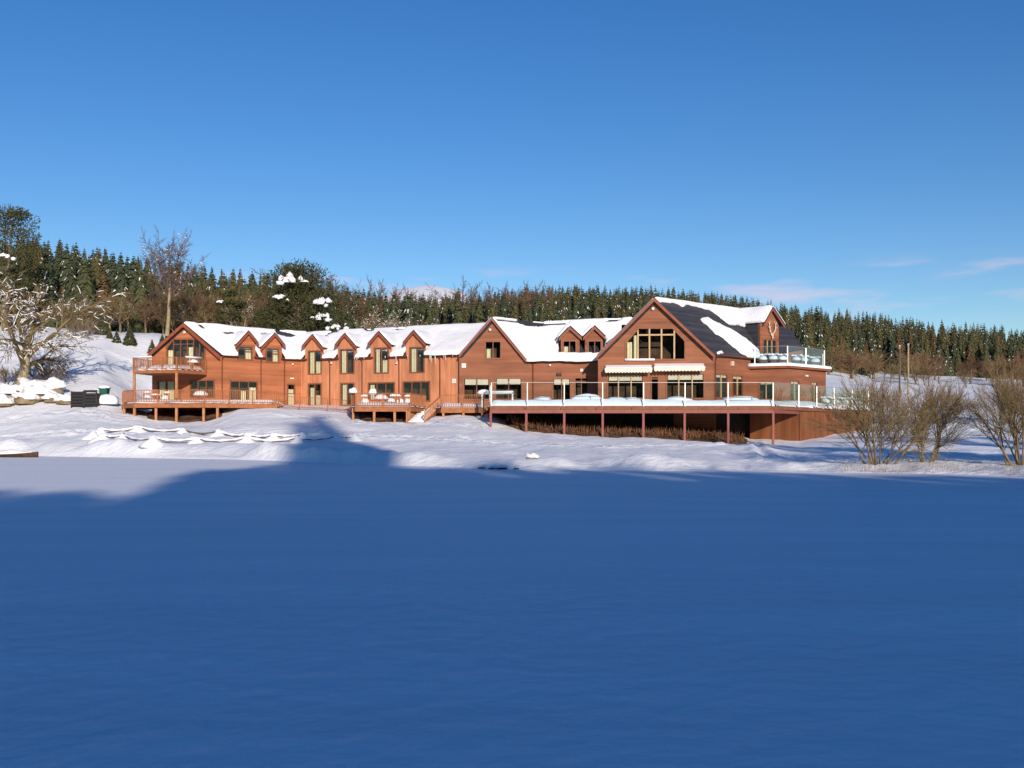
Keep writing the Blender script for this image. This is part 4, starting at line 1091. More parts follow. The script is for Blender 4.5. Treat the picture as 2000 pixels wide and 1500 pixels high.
for k in range(1100):
    x = random.uniform(990, 1455); Y = random.uniform(float(yb0(x))+.15, 85.6); p = G(x, Y); p.z += .2+.45*(Y-80.3)/6
    h = random.uniform(.18,.55); d = Vector((random.uniform(-.3,.3), random.uniform(-.3,.2), 1))*h; s = Vector((random.uniform(-1,1), random.uniform(-.5,.5), 0)).normalized()*.035
    b = len(V); V += [p-s, p+s, p+d]; F.append((b,b+1,b+2))
o = pyobj('bracken', V, F, M['dead_bracken']); kind(o, 'stuff')
o = bank('earth_bank', 285, 436, lambda x: 86.9, lambda x: 92.0, lambda x, t: .05+.35*t, M['earth']); kind(o, 'stuff')
o = bank('earth_bank', 700, 800, lambda x: 84.6, lambda x: 90.5, lambda x, t: .05+.4*t, M['earth'], n=30); kind(o, 'stuff')

# ------------------------------------------------------------------ snow-laden furniture
def blob(bm, c, r, seed=0, mi=0, lumps=.25, sub=2):
    s = bmesh.new(); bmesh.ops.create_icosphere(s, subdivisions=sub, radius=1)
    vm = {}
    for v in s.verts:
        n = v.co.normalized(); q = 1+lumps*mnoise.noise(n*1.7+Vector((seed*3.1, seed*1.7, 0)))
        z = n.z*r[2]*q
        if z < -r[2]*.35: z = -r[2]*.35
        vm[v.index] = bm.verts.new((c[0]+n.x*r[0]*q, c[1]+n.y*r[1]*q, c[2]+z))
    for f in s.faces: ff = bm.faces.new([vm[v.index] for v in f.verts]); ff.material_index = mi
    s.free()
def patio_chair(p, z, rz, label, m='post_wood', group=None, snow=.3):
    t = thing('garden_chair', Vector((p.x,p.y,z)), label, 'chair', group); ca_, sa_ = math.cos(rz), math.sin(rz)
    def T(x, y, zz): return Vector((p.x+x*ca_-y*sa_, p.y+x*sa_+y*ca_, z+zz))
    for (x, y) in ((-.26,-.26),(.26,-.26),(-.26,.26),(.26,.26)):
        bm = bmesh.new(); hh = .42 if y < 0 else .98; beam(bm, T(x,y,0), T(x,y*1.05,hh), .06, .06); obj('leg', bm, M[m], t)
    for k in range(5):
        bm = bmesh.new(); beam(bm, T(-.27,-.25+k*.12,.43), T(.27,-.25+k*.12,.43), .09, .025); obj('seat_slat', bm, M[m], t)
    for k in range(4):
        bm = bmesh.new(); beam(bm, T(-.27,.27,.55+k*.12), T(.27,.27,.55+k*.12), .025, .08); obj('back_slat', bm, M[m], t)
    bm = bmesh.new(); c = T(0,0,.5); blob(bm, c, (.34,.34,snow), 3, 0); c = T(0,.27,1.0); blob(bm, c, (.33,.13,.14), 5, 0); obj('snow', bm, M['roof_snow'], t, True)
    return t
def patio_table(p, z, r, label, group=None, snow=.35, m='post_wood'):
    t = thing('garden_table', Vector((p.x,p.y,z)), label, 'table', group)
    V, F = [], []; tube(V, F, [Vector((p.x,p.y,z+.68)), Vector((p.x,p.y,z+.73))], [r,r], 14); pyobj('table_top', V, F, M[m], t)
    for k in range(4):
        a = k*math.pi/2+.6; bm = bmesh.new(); q = Vector((math.cos(a),math.sin(a),0))*r*.75; beam(bm, p+q+Vector((0,0,z)), p+q*.8+Vector((0,0,z+.68)), .06, .06); obj('leg', bm, M[m], t)
    bm = bmesh.new(); blob(bm, (p.x,p.y,z+.78), (r*1.02,r*1.02,snow), 9, 0, .15); obj('snow', bm, M['roof_snow'], t, True)
    return t
def parasol(p, z, h, label):
    t = thing('closed_parasol', Vector((p.x,p.y,z)), label, 'parasol')
    V, F = [], []; tube(V, F, [Vector((p.x,p.y,z)), Vector((p.x,p.y,z+h))], [.03,.03], 8); pyobj('pole', V, F, M['post_wood'], t)
    V, F = [], []; tube(V, F, [Vector((p.x,p.y,z)), Vector((p.x,p.y,z+.12))], [.26,.22], 10); pyobj('base', V, F, M['stone'], t)
    bm = bmesh.new(); blob(bm, (p.x,p.y,z+h), (.36,.34,.36), random.random()*9, 0, .3); obj('snow', bm, M['roof_snow'], t, True)
    return t
# on the middle deck
parasol(plan(690,87), zc_, 1.35, 'snow-balled post at the left corner of the middle deck'); parasol(plan(728,87.4), zc_, 1.25, 'second snow-balled post, above the middle deck beside the chairs')
patio_table(plan(745,87.3), zc_, .6, 'round table buried in snow near the middle deck rail')
patio_chair(plan(713,87.6), zc_, .4, 'wooden chair with snowy seat left of the round table, middle deck')
patio_chair(plan(764,86.9), zc_, -.5, 'wooden chair with snowy seat just right of the round table')
patio_chair(plan(781,87.6), zc_, 2.4, 'wooden chair seen from its back near the middle deck centre')
patio_chair(plan(797,87.9), zc_, .2, 'wooden chair with snowy seat, nearest the staircase')
# on the left deck
patio_table(plan(392,89), zl, .65, 'round snow-topped table on the left deck before the wide window')
patio_chair(plan(288,89.5), zl, .5, 'wooden chair at the left end of the long deck')
patio_chair(plan(322,90.2), zl, -.3, 'wooden chair before the glazed door under the balcony')
patio_table(plan(305,89.6), zl, .5, 'small wooden table between two chairs under the balcony', snow=.14)
# on the balcony
patio_table(plan(376,91.2), zs, .5, 'small round table with snow on the upper gable balcony', snow=.25)
# on the glass terrace
for k, (x, Y, rx, h, lb) in enumerate(((1060,84,1.0,.62,'low snow-buried table left of the recessed bar door'), (1145,83.6,1.5,.95,'largest domed snow-covered table on the glass terrace'), (1203,83.8,.9,.6,'snow-covered low table before the left terrace window'), (1232,84.2,1.1,.55,'snow-covered bench before the left terrace window'), (1325,83.8,1.4,.62,'snow-mounded table before the right terrace window'), (1445,84,1.9,.72,'broad snow-mounded table by the terrace side doors'))):
    t = thing('snow_covered_table', Vector((plan(x,Y).x,Y,zd)), lb, 'table'); p = plan(x, Y)
    for q in range(4):
        a = q*math.pi/2+.7; bm = bmesh.new(); d = Vector((math.cos(a),math.sin(a),0))*rx*.5; box(bm, (p.x+d.x,p.y+d.y*.6,zd+.33), (.07,.07,.66)); obj('leg', bm, M['post_wood'], t)
    bm = bmesh.new(); box(bm, (p.x,p.y,zd+.5), (rx*1.3,1.0,.06)); obj('table_top', bm, M['post_wood'], t)
    bm = bmesh.new(); blob(bm, (p.x,p.y,zd+.5), (rx*.85,.7,h*.6), k*2.3, 0, .2, 3); obj('snow', bm, M['roof_snow'], t, True)
def rattan(p, z, lb, rz=0):
    t = thing('lounge_chair', Vector((p.x,p.y,z)), lb, 'chair')
    bm = bmesh.new(); box(bm, (p.x,p.y,z+.22), (.75,.75,.44), rz); bmesh.ops.bevel(bm, geom=bm.edges[:], offset=.05, segments=2, affect='EDGES'); obj('seat', bm, M['twig_grey'], t)
    bm = bmesh.new()
    for k in range(8):
        a = rz+math.pi*(k/7); box(bm, (p.x+.4*math.cos(a), p.y+.36*math.sin(a), z+.62), (.16,.12,.5), a)
    obj('backrest', bm, M['twig_grey'], t)
    bm = bmesh.new(); blob(bm, (p.x,p.y-.05,z+.55), (.44,.42,.3), p.x, 0, .25)
    for k in range(5): a = rz+math.pi*(k/4); blob(bm, (p.x+.4*math.cos(a), p.y+.36*math.sin(a), z+.92), (.2,.18,.16), k, 0, .2, 1)
    obj('snow', bm, M['roof_snow'], t, True)
for k, (x, Y, lb) in enumerate(((1490,92.6,'snow-capped lounge chair at the left end of the roof terrace'), (1511,92.2,'snow-capped lounge chair below the tower door'), (1528,92.6,'snow-capped lounge chair at the roof terrace corner post'), (1556,93.4,'snow-capped lounge chair left of the middle glass panel, roof terrace'), (1569,94.4,'snow-capped lounge chair behind the middle terrace post'), (1592,95.8,'snow-capped lounge chair at the right end of the roof terrace'))): rattan(plan(x,Y), zt+.42, lb)
for k, (x, Y, lb) in enumerate(((1612,91.2,'snowy lounge chair right of the terrace doors, behind glass'), (1632,92.6,'snowy lounge chair in the middle of the terrace end bay'), (1652,93.8,'snowy lounge chair right of middle in the terrace end bay'), (1674,95.6,'snowy lounge chair in the far corner of the glass terrace'))): rattan(plan(x,Y), zd+.12, lb)
# snow-topped bench rail between timber and glass decks
t = thing('bench', Vector((plan(972,83.5).x,83.5,zd)), 'snow-topped plank bench at the left end of the glass terrace', 'bench')
a, b = plan(938,84.2), plan(1003,83.2); zz = zpx(769, 83.7)
bm = bmesh.new(); beam(bm, Vector((a.x,a.y,zz)), Vector((b.x,b.y,zz)), .5, .07); obj('plank', bm, M['steel'], t)
bm = bmesh.new(); beam(bm, Vector((a.x,a.y,zz+.13)), Vector((b.x,b.y,zz+.13)), .45, .18); bmesh.ops.bevel(bm, geom=bm.edges[:], offset=.07, segments=2, affect='EDGES'); blob(bm, (a.x+.3,a.y,zz+.1), (.55,.3,.3), 4); obj('snow', bm, M['roof_snow'], t, True)
for p in (a.lerp(b,.06), b.lerp(a,.03)):
    bm = bmesh.new(); box(bm, (p.x,p.y,(zd+zz)/2-.02), (.12,.3,zz-zd-.02)); obj('leg', bm, M['white'], t)

# ------------------------------------------------------------------ things on the snow at the left
# rope fences
def rope_fence(pts, label, bare=()):
    f = thing('rope_fence', G(*pts[0]), label, 'fence'); tops = []
    for (x, Y) in pts:
        p = G(x, Y); bm = bmesh.new(); box(bm, (p.x,p.y,p.z+.05), (.14,.14,.6), .3); ps = obj('post', bm, M['rope'], f)
        bm = bmesh.new(); sv, sf = [], []; j_ = random.uniform(.8,1.2)
        tube(sv, sf, [p+Vector((0,0,-.25)), p+Vector((0,-.03,.04)), p+Vector((.03,-.04,.2)), p+Vector((-.02,0,.38)), p+Vector((0,0,.45))], [1.0*j_,.6*j_,.3*j_,.2,.09], 9)
        vs_ = [bm.verts.new(q) for q in sv]
        for f_ in sf: bm.faces.new([vs_[q] for q in f_])
        obj('snow', bm, M['roof_snow'], ps, True); tops.append(p+Vector((0,0,.32)))
    for k, (a, b) in enumerate(zip(tops[:-1], tops[1:])):
        n = 10; pl = []
        sag = min(.24, .07*(b-a).length)
        for i in range(n+1):
            q = a.lerp(b, i/n); q.z -= sag*4*(i/n)*(1-i/n)*1.0; q.z = max(q.z, ground(q.x,q.y)+.06); pl.append(q)
        V, F = [], []; tube(V, F, pl, [.055]*(n+1), 6); rp = pyobj('rope', V, F, M['rope'], f)
        if k in bare: continue
        V, F = [], []; tube(V, F, [q+Vector((0,0,.07)) for q in pl], [.085+.03*math.sin(i*2.1+k) for i in range(n+1)], 7); pyobj('snow', V, F, M['roof_snow'], rp, True)
def row_to_Y(x, y, Y0=70, Y1=88):      # distance at which the slope shows at photo row y
    for _ in range(40):
        Ym = (Y0+Y1)/2; yy_ = pix(G(x, Ym))[1]
        if yy_ > y: Y0 = Ym
        else: Y1 = Ym
    return (Y0+Y1)/2
rope_fence([(x, row_to_Y(x, y+9)) for x, y in ((182,845),(196,838),(271,833),(357,838),(427,841),(483,848),(534,849),(591,848))], 'upper rope fence on snow-capped short posts below the left deck', bare=(3,))
rope_fence([(x, row_to_Y(x, y+9)) for x, y in ((200,849),(241,849),(299,855),(385,856),(481,859),(581,861),(658,851),(691,851))], 'lower rope fence on snow-capped short posts nearest the lake', bare=())

def boulder(p, r, seed, label, snow=.75):
    t = thing('boulder', p, label, 'boulder', None)
    bm = bmesh.new(); blob(bm, (p.x,p.y,p.z+r*.3), (r,r*.8,r*.75), seed, 0, .5, 2); obj('stone', bm, M['stone'], t)
    bm = bmesh.new(); blob(bm, (p.x,p.y+.05,p.z+r*(.3+.32*snow)), (r*1.06,r*.95,r*.6), seed, 0, .7, 3); obj('snow', bm, M['roof_snow'], t, True)
for k, (x, Y, r, sn, lb) in enumerate(((8,92,.9,.7,'brown boulder under snow at the left picture edge'), (50,92.2,1.0,1.1,'olive boulder with thick snow below the gnarled tree'), (22,94,1.0,1.4,'rounded snow-buried boulder behind the brown one at the left edge'), (78,93.2,1.15,1.4,'large snow-buried boulder in the middle of the bank'), (102,92.4,.8,1.0,'grey boulder capped with snow, third along the bank'), (127,92,.75,.9,'small brown boulder just left of the slatted crate'), (96,94.6,1.2,1.5,'high snow-buried boulder above the bank middle'), (60,95,1.2,1.5,'high snow-buried boulder at the foot of the gnarled tree'))):
    boulder(G(x, Y), r, k*1.3+.4, lb, sn)
# slatted black crate and green bin
p = G(168, 91.0); t = thing('slatted_crate', p, 'black slatted timber crate with snow between its slats', 'crate')
for s in range(2):
    x0 = p.x-1.15+s*1.15
    for k in range(5):
        bm = bmesh.new(); box(bm, (x0+.575, p.y-.5+.02*s, p.z+.16+k*.27+.12*s), (1.1,.05,.2)); obj('slat', bm, M['black'], t)
    for xx in (.05, 1.1):
        bm = bmesh.new(); box(bm, (x0+xx, p.y-.45, p.z+.62+.1*s), (.1,.1,1.5)); obj('post', bm, M['black'], t)
bm = bmesh.new(); box(bm, (p.x,p.y+.1,p.z+.6), (2.2,.9,1.2)); obj('body', bm, M['dark_void'], t)
bm = bmesh.new(); blob(bm, (p.x-.55,p.y,p.z+1.22), (.6,.5,.22), 3); blob(bm, (p.x+.6,p.y,p.z+1.34), (.6,.5,.16), 5); obj('snow', bm, M['roof_snow'], t, True)
p = G(204, 92.4); t = thing('wheeled_bin', p, 'green wheeled bin half buried behind the slatted crate', 'bin')
bm = bmesh.new(); b4_ = [(-.3,-.3),(.3,-.3),(.3,.3),(-.3,.3)]
hexa(bm, [Vector((p.x+x*.8,p.y+y*.8,p.z)) for x,y in b4_], [Vector((p.x+x*1.2,p.y+y*1.2,p.z+1.35)) for x,y in b4_]); obj('body', bm, M['bin'], t)
bm = bmesh.new(); box(bm, (p.x,p.y,p.z+1.39), (.82,.82,.07)); obj('lid', bm, M['bin'], t)
for s in (-.25,.25):
    V, F = [], []; tube(V, F, [Vector((p.x+s-.03,p.y+.27,p.z+.1)), Vector((p.x+s+.03,p.y+.27,p.z+.1))], [.12,.12], 10); pyobj('wheel', V, F, M['black'], t)
bm = bmesh.new(); blob(bm, (p.x,p.y,p.z+1.46), (.55,.5,.24), 2); blob(bm, (p.x+.5,p.y-.7,p.z+.2), (1.1,.6,.7), 4); obj('snow', bm, M['roof_snow'], t, True)
# rowing boat drawn up at the shore, under snow
p0, p1 = P(-40, 0, 71), P(74, 0, 70.4); t = thing('rowing_boat', Vector((p0.x,p0.y,0)), 'dark wooden boat filled with snow, frozen in at the left shore', 'boat')
V, F = [], []; n = 14; L_ = p1-p0; L_.z = 0
for i in range(n+1):
    q = i/n; c = p0+L_*q; wdt = .62*math.sin(math.pi*min(1,.25+.75*(1-q)**.65)) if q > .1 else .55
    wdt = .6*(1-q**3.2); sheer = .2+.2*q**3
    for s, h in ((-1,sheer),(-.75,.08),(0,-.05),(.75,.08),(1,sheer)): V.append((c.x, c.y+s*max(wdt,.02), h))
for i in range(n):
    for j in range(4): F.append((i*5+j, (i+1)*5+j, (i+1)*5+j+1, i*5+j+1))
F.append((0,1,2,3,4)); hull = pyobj('hull', V, F, M['boat'], t)
md = hull.modifiers.new('solid', 'SOLIDIFY'); md.thickness = .05
V, F = [], []
for i in range(n+1):
    q = i/n; c = p0+L_*q*.9; wdt = .56*(1-q**3)
    for s, h in ((-1,.2),(-.5,.45),(0,.55),(.5,.48),(1,.2)): V.append((c.x, c.y+s*max(wdt,.05), h+.06*math.sin(i*.9)-.1*q))
for i in range(n):
    for j in range(4): F.append((i*5+j, (i+1)*5+j, (i+1)*5+j+1, i*5+j+1))
pyobj('snow', V, F, M['roof_snow'], t, True)
# rocks poking out along the waterline
for k, (x, Y, r, lb) in enumerate(((1037,50.5,.3,'snow-domed rock standing on the near shore, below the glass terrace'), (940,47.9,.15,'leftmost dark wet stone at the ice edge'), (962,47.2,.16,'dark wet stone at the ice edge, second in the row'), (981,47.1,.2,'biggest dark wet stone in the row at the ice edge'), (1008,47.0,.12,'small dark stone at the right of the ice edge row'))):
    p = G(x, Y); p.z = max(p.z, 0)
    if k == 0: boulder(p-Vector((0,0,.12)), r, 8.1, lb, 1.5)
    else:
        t = thing('shore_stone', p, lb, 'stone'); bm = bmesh.new(); blob(bm, (p.x,p.y,p.z+.04), (r*1.3,r,r*.3), k*2.2, 0, .5, 2); obj('stone', bm, M['boat'], t)
        bm = bmesh.new(); blob(bm, (p.x+.05,p.y+.1,p.z+.12), (r*1.2,r*.9,r*.4), k*2.2, 0, .5, 2); obj('snow', bm, M['roof_snow'], t, True)
# telegraph poles on the right slope
for x, Y, yt_, lb in ((1757,140,675,'left of two bare telegraph poles on the right slope'), (1774,138,672,'right of two bare telegraph poles on the right slope')):
    p = G(x, Y); ztp = zpx(yt_, Y); t = thing('telegraph_pole', p, lb, 'pole')
    V, F = [], []; tube(V, F, [p+Vector((0,0,-.4)), Vector((p.x,p.y,ztp))], [.14,.10], 8); pyobj('shaft', V, F, M['bark_pale'], t)
    bm = bmesh.new(); box(bm, (p.x,p.y,ztp-.12), (.3,.1,.1)); obj('crossarm', bm, M['bark_pale'], t)
    bm = bmesh.new(); box(bm, (p.x,p.y,ztp+.02), (.22,.22,.05)); obj('cap', bm, M['white'], t)
# ------------------------------------------------------------------ trees
def rot_about(v, axis, ang):
    axis = axis.normalized(); return v*math.cos(ang) + axis.cross(v)*math.sin(ang) + axis*axis.dot(v)*(1-math.cos(ang))
def grow(rng, V, F, SV, SF, p, d, ln, r, lev, maxlev, prm):
    nseg = prm.get('nseg', 4) if lev < maxlev else 2
    pts = [p.copy()]; rad = [r]; cur = p.copy(); dr = d.copy()
    for i in range(nseg):
        dr = dr + Vector((rng.uniform(-1,1), rng.uniform(-1,1), rng.uniform(-1,1)))*prm['bend'] + Vector((0,0,prm['up'][min(lev,len(prm['up'])-1)]))
        dr.normalize(); cur = cur + dr*(ln/nseg); pts.append(cur.copy()); rad.append(max(r*(1-(i+1)/nseg*prm['taper']), prm['rmin']))
    if lev >= maxlev:
        b = len(V); s = dr.cross(Vector((0,1,0.2))); s = s.normalized()*max(rad[0],prm['rmin'])
        V.extend([pts[0]-s, pts[0]+s, pts[1]+s*.7, pts[1]-s*.7, pts[2]]); F.append((b,b+1,b+2,b+3)); F.append((b+3,b+2,b+4))
    else:
        tube(V, F, pts, rad, 6 if lev == 0 else (5 if lev == 1 else 3), False)
    if prm.get('snow') and lev >= prm.get('snow0', 1) and rng.random() < prm['snow'] and abs(dr.z) < .86:
        w_ = max(rad[0]*.85, .028)
        k0 = rng.randint(0, max(0,nseg-2)); sp = pts[k0:k0+3]
        tube(SV, SF, [q+Vector((0,0,max(rad[0]*.55,.02))) for q in sp], [w_*.8, w_*1.05, w_*.4][:len(sp)], 4, False)
    if lev >= maxlev: return
    n = prm['kids'][lev]
    for k in range(n):
        t = prm['first'][lev] + (1-prm['first'][lev])*(k+rng.random()*.8)/n; t = min(t, .99)
        i = min(int(t*nseg), nseg-1); q = pts[i].lerp(pts[i+1], t*nseg-i)
        ax = dr.orthogonal(); ax = rot_about(ax, dr, rng.uniform(0, 2*math.pi)); ddir = (pts[i+1]-pts[i]).normalized()
        nd = rot_about(ddir, ax, R(rng.uniform(*prm['ang'][lev])))
        grow(rng, V, F, SV, SF, q, nd, ln*prm['ratio'][lev]*(1-.45*t)*rng.uniform(.75,1.2), max(rad[i]*prm['rr'], prm['rmin']), lev+1, maxlev, prm)
    if prm.get('lead', True) and lev < maxlev:
        grow(rng, V, F, SV, SF, pts[-1], dr, ln*.5, max(rad[-1],prm['rmin']), lev+1, maxlev, prm)
def bare_tree_mesh(seed, prm, stems=None):
    rng = random.Random(seed); TV, TF, V, F, SV, SF = [], [], [], [], [], []
    for (p, d, ln, r) in (stems or [(Vector((0,0,-.2)), Vector((0,0,1)), prm['H'], prm['r'])]):
        # trunk goes in its own mesh, limbs and twigs form the crown
        nseg = 5; pts = [p.copy()]; rad = [r*1.25]; cur = p.copy(); dr = d.normalized()
        for i in range(nseg):
            dr = (dr + Vector((rng.uniform(-1,1), rng.uniform(-1,1), rng.uniform(-.3,.6)))*prm['tbend']).normalized(); cur = cur+dr*ln/nseg; pts.append(cur.copy()); rad.append(max(r*(1-(i+1)/nseg*prm['ttaper']), prm['rmin']))
        tube(TV, TF, pts, rad, 7)
        if prm.get('snow'):
            for i in range(1, nseg-1):
                if abs((pts[i+1]-pts[i]).normalized().z) < .9: tube(SV, SF, [q+Vector((0,0,rad[i]*.6)) for q in pts[i:i+2]], [rad[i]*.8]*2, 5, False)
        n = prm['limbs']
        for k in range(n):
            t = prm['lfirst']+(1-prm['lfirst'])*(k+rng.random()*.7)/n; t = min(t,.99); i = min(int(t*nseg), nseg-1); q = pts[i].lerp(pts[i+1], t*nseg-i)
            ddir = (pts[i+1]-pts[i]).normalized(); ax = rot_about(ddir.orthogonal(), ddir, k*2.4+rng.uniform(-.5,.5)); nd = rot_about(ddir, ax, R(rng.uniform(*prm['lang'])))
            grow(rng, V, F, SV, SF, q, nd, ln*prm['lratio']*(1-prm.get('lfall',.4)*t)*rng.uniform(.8,1.2), rad[i]*prm['lrr'], 1, prm['levels'], prm)
        grow(rng, V, F, SV, SF, pts[-1], dr, ln*prm['lratio']*.6, rad[-1], 1, prm['levels'], prm)
    return TV, TF, V, F, SV, SF
def bare_tree(name, p, seed, prm, label, cat, bark, twig, group=None, stems=None, scale=1.0, rz=0.0):
    TV, TF, V, F, SV, SF = bare_tree_mesh(seed, prm, stems)
    t = thing(name, p, label, cat, group); t.scale = (scale,)*3; t.rotation_euler = (0,0,rz)
    for nm, a, b, m in (('trunk',TV,TF,bark), ('crown',V,F,twig), ('snow',SV,SF,'roof_snow')):
        if not b: continue
        o = bpy.data.objects.new(nm, pymesh(nm, a, b, M[m], nm != 'crown')); C.objects.link(o); o.parent = t
        if nm == 'snow': o['kind'] = 'stuff'
    return t
def copy_thing(src, loc, rz, scale, label=None, group=None):
    c = src.copy(); C.objects.link(c); c.location = loc; c.rotation_euler = (0,0,rz); c.scale = scale if hasattr(scale,'__len__') else (scale,)*3
    if label: c['label'] = label
    if group: c['group'] = group
    for ch in src.children:
        k = ch.copy(); C.objects.link(k); k.parent = c
    return c

GNARL = dict(H=4.2, r=.42, levels=4, tbend=.22, ttaper=.35, limbs=5, lfirst=.45, lang=(35,70), lratio=1.25, lrr=.62, lfall=.1, bend=.2, up=(0,.03,.0,-.05,-.08), taper=.72, rmin=.016,
             kids=(0,7,9,8), first=(0,.2,.12,.1), ang=((0,0),(30,70),(25,65),(20,60)), ratio=(0,.58,.55,.55), rr=.52, snow=.19, snow0=1)
bare_tree('gnarled_tree', G(42, 95.5), 12, GNARL, 'gnarled old leafless tree plastered with snow at the left edge', 'tree', 'bark_pale', 'twig_brown', scale=1.25, rz=2.6)
TALL = dict(H=8.2, r=.26, levels=4, tbend=.06, ttaper=.72, limbs=9, lfirst=.5, lang=(30,60), lratio=.5, lrr=.55, lfall=.15, bend=.16, up=(0,.10,.04,.0,-.02), taper=.75, rmin=.014,
            kids=(0,7,8,8), first=(0,.3,.15,.1), ang=((0,0),(28,62),(28,65),(25,65)), ratio=(0,.55,.52,.5), rr=.5, snow=.03, snow0=1)
bare_tree('tall_bare_tree', G(326, 119), 5, TALL, 'tall leafless tree standing alone above the left gable, crown against the sky', 'tree', 'bark_pale', 'twig_grey', scale=1.1)
ROUND = dict(H=5.0, r=.2, levels=4, tbend=.08, ttaper=.6, limbs=9, lfirst=.25, lang=(25,60), lratio=.72, lrr=.5, lfall=.3, bend=.16, up=(0,.06,.04,.02,.0), taper=.75, rmin=.015,
             kids=(0,6,6,7), first=(0,.2,.15,.1), ang=((0,0),(25,60),(25,60),(25,65)), ratio=(0,.58,.55,.52), rr=.5)
ROUNDS = dict(ROUND); ROUNDS.update(snow=.09, snow0=1)
# leafless trees among the conifers; a few kinds copied
kinds = []
def proto(prm, seed, bark, twig): kinds.append((bare_tree('bare_tree', Vector((0,-500,-50)), seed, prm, 'x', 'tree', bark, twig)))
proto(ROUND, 21, 'bark', 'twig_red'); proto(ROUND, 22, 'bark', 'twig_brown'); proto(ROUND, 23, 'bark', 'twig_grey'); proto(ROUNDS, 24, 'bark_pale', 'twig_brown')
KH = [9.5]*4
def tree_h(o):
    return max((c.co.z for ch in o.children for c in ch.data.vertices), default=9)
KH = [tree_h(k) for k in kinds]
used_k = [False]*4
def place_bare(k, x, Y, h, label, group, wide=1.0):
    p = G(x, Y); s = h/KH[k]; rz = random.uniform(0,6.28)
    if not used_k[k]:
        used_k[k] = True; o = kinds[k]; o.location = p; o.rotation_euler = (0,0,rz); o.scale = (s*wide,s*wide,s); o['label'] = label
        if group: o['group'] = group
    else: copy_thing(kinds[k], p, rz, (s*wide,s*wide,s), label, group)
def h_for(x, Y, ytop): return zpx(ytop, Y) - G(x, Y).z
rg = random.Random(4)
SKY_G = 'leafless trees along the skyline'
ORD = 'first second third fourth fifth sixth seventh eighth ninth tenth eleventh twelfth thirteenth fourteenth fifteenth sixteenth'.split()
for oi, (x, yt_, k, wd) in enumerate(((578,497,2,1.0),(610,508,2,1.1),(640,526,2,1.0),(664,536,0,1.1),(690,533,0,1.2),(722,538,2,.9),(745,532,0,1.1),(776,541,0,1.2),(798,546,2,.9),(905,531,2,1.3),(925,538,0,1.1),(962,543,2,1.0),(985,541,2,1.0),(1020,543,0,1.1),(1045,540,2,1.3),(1075,545,0,1.0))):
    Y = 150+rg.uniform(0,22) if x < 700 else 185+rg.uniform(0,25)
    place_bare(k, x, Y, h_for(x,Y,yt_+4), ORD[oi]+' from the left of the purplish leafless trees on the skyline behind the lodge', SKY_G, wd)
BR_G = 'russet leafless trees on the left slope'
for (x, yt_, k) in ((118,612,1),(140,606,3),(158,612,1),(188,608,0),(210,612,3),(238,606,1),(262,612,0),(280,605,1),(304,608,3),(340,604,1),(95,560,1),(128,548,1),(60,570,3),(20,545,1),(160,575,3),(235,555,1),(268,560,1),(300,535,2),(370,540,1),(400,545,0),(425,535,1),(392,575,3),(440,560,0),(480,555,1),(500,545,0),(130,600,3),(85,590,3),(180,595,3),(215,585,3),(110,585,1),(145,572,0),(175,570,1),(195,560,1),(250,580,3),(285,570,0),(320,560,1),(345,560,1),(360,575,3),(385,555,0),(410,570,1),(455,545,1),(475,575,3),(515,560,1),(535,550,0),(40,575,1),(70,560,1),(5,560,3),(720,598,3),(752,604,3),(790,606,3),(815,612,3)):
    Y = 128+rg.uniform(0,14); place_bare(k, x, Y, max(4,h_for(x,Y,yt_)), 'brown leafless tree in the tangled wood behind the left wing', BR_G, 1.25)
RR_G = 'russet shrubs below the right forest'
for i in range(44):
    x = rg.uniform(1600, 2030); Y = rg.uniform(176, 222); place_bare(rg.choice((0,0,1)), x, Y, rg.uniform(3.2,7), 'russet leafless shrub at the foot of the right-hand forest', RR_G, 1.5)
# shrubs at the shore on the right: many stems from one root
SH = dict(H=2.0, r=.055, levels=3, tbend=.10, ttaper=.55, limbs=6, lfirst=.3, lang=(16,58), lratio=.8, lrr=.6, lfall=.2, bend=.23, up=(0,.06,.05,.02), taper=.72, rmin=.0062,
          kids=(0,6,7), first=(0,.15,.1), ang=((0,0),(14,42),(14,48)), ratio=(0,.7,.6), rr=.58)
def shrub(x, Y, n, h, spread, seed, label, twig='twig_brown', name='willow_shrub'):
    rng = random.Random(seed); stems = []
    for k in range(n):
        a = 2*math.pi*k/n+rng.uniform(-.3,.3); t = rng.uniform(.15,1)*spread
        d = Vector((math.cos(a)*t, math.sin(a)*t*.8, 1)).normalized(); stems.append((Vector((math.cos(a)*rng.uniform(.1,.7), math.sin(a)*rng.uniform(.1,.5), -.1)), d, h*rng.uniform(.75,1.1)*.5, rng.uniform(.03,.06)))
    prm = dict(SH); t = bare_tree(name, G(x,Y), seed, prm, label, 'shrub', 'bark', twig, None, stems)
    return t
shrub(1716, 46.5, 12, 4.9, 1.25, 31, 'broad many-stemmed leafless shrub on the shore before the deck skirt')
shrub(1806, 47, 8, 4.5, .85, 32, 'slimmer many-stemmed leafless shrub, second from the deck on the shore')
shrub(1996, 43.5, 12, 5.4, .95, 33, 'tall dense leafless shrub cut by the right picture edge', 'twig_brown')
shrub(1840, 92, 9, 4.4, 1.0, 35, 'brown bush on the slope above the second shore shrub', 'twig_red')
shrub(1735, 100, 9, 4.6, 1.0, 36, 'brown bush beyond the far corner of the glass terrace', 'twig_red')
shrub(1960, 90, 9, 4.8, 1.0, 37, 'brown bush on the slope below the right forest edge', 'twig_red')
shrub(1660, 106, 8, 4.0, 1.0, 38, 'low bush behind the terrace end bay', 'twig_brown')
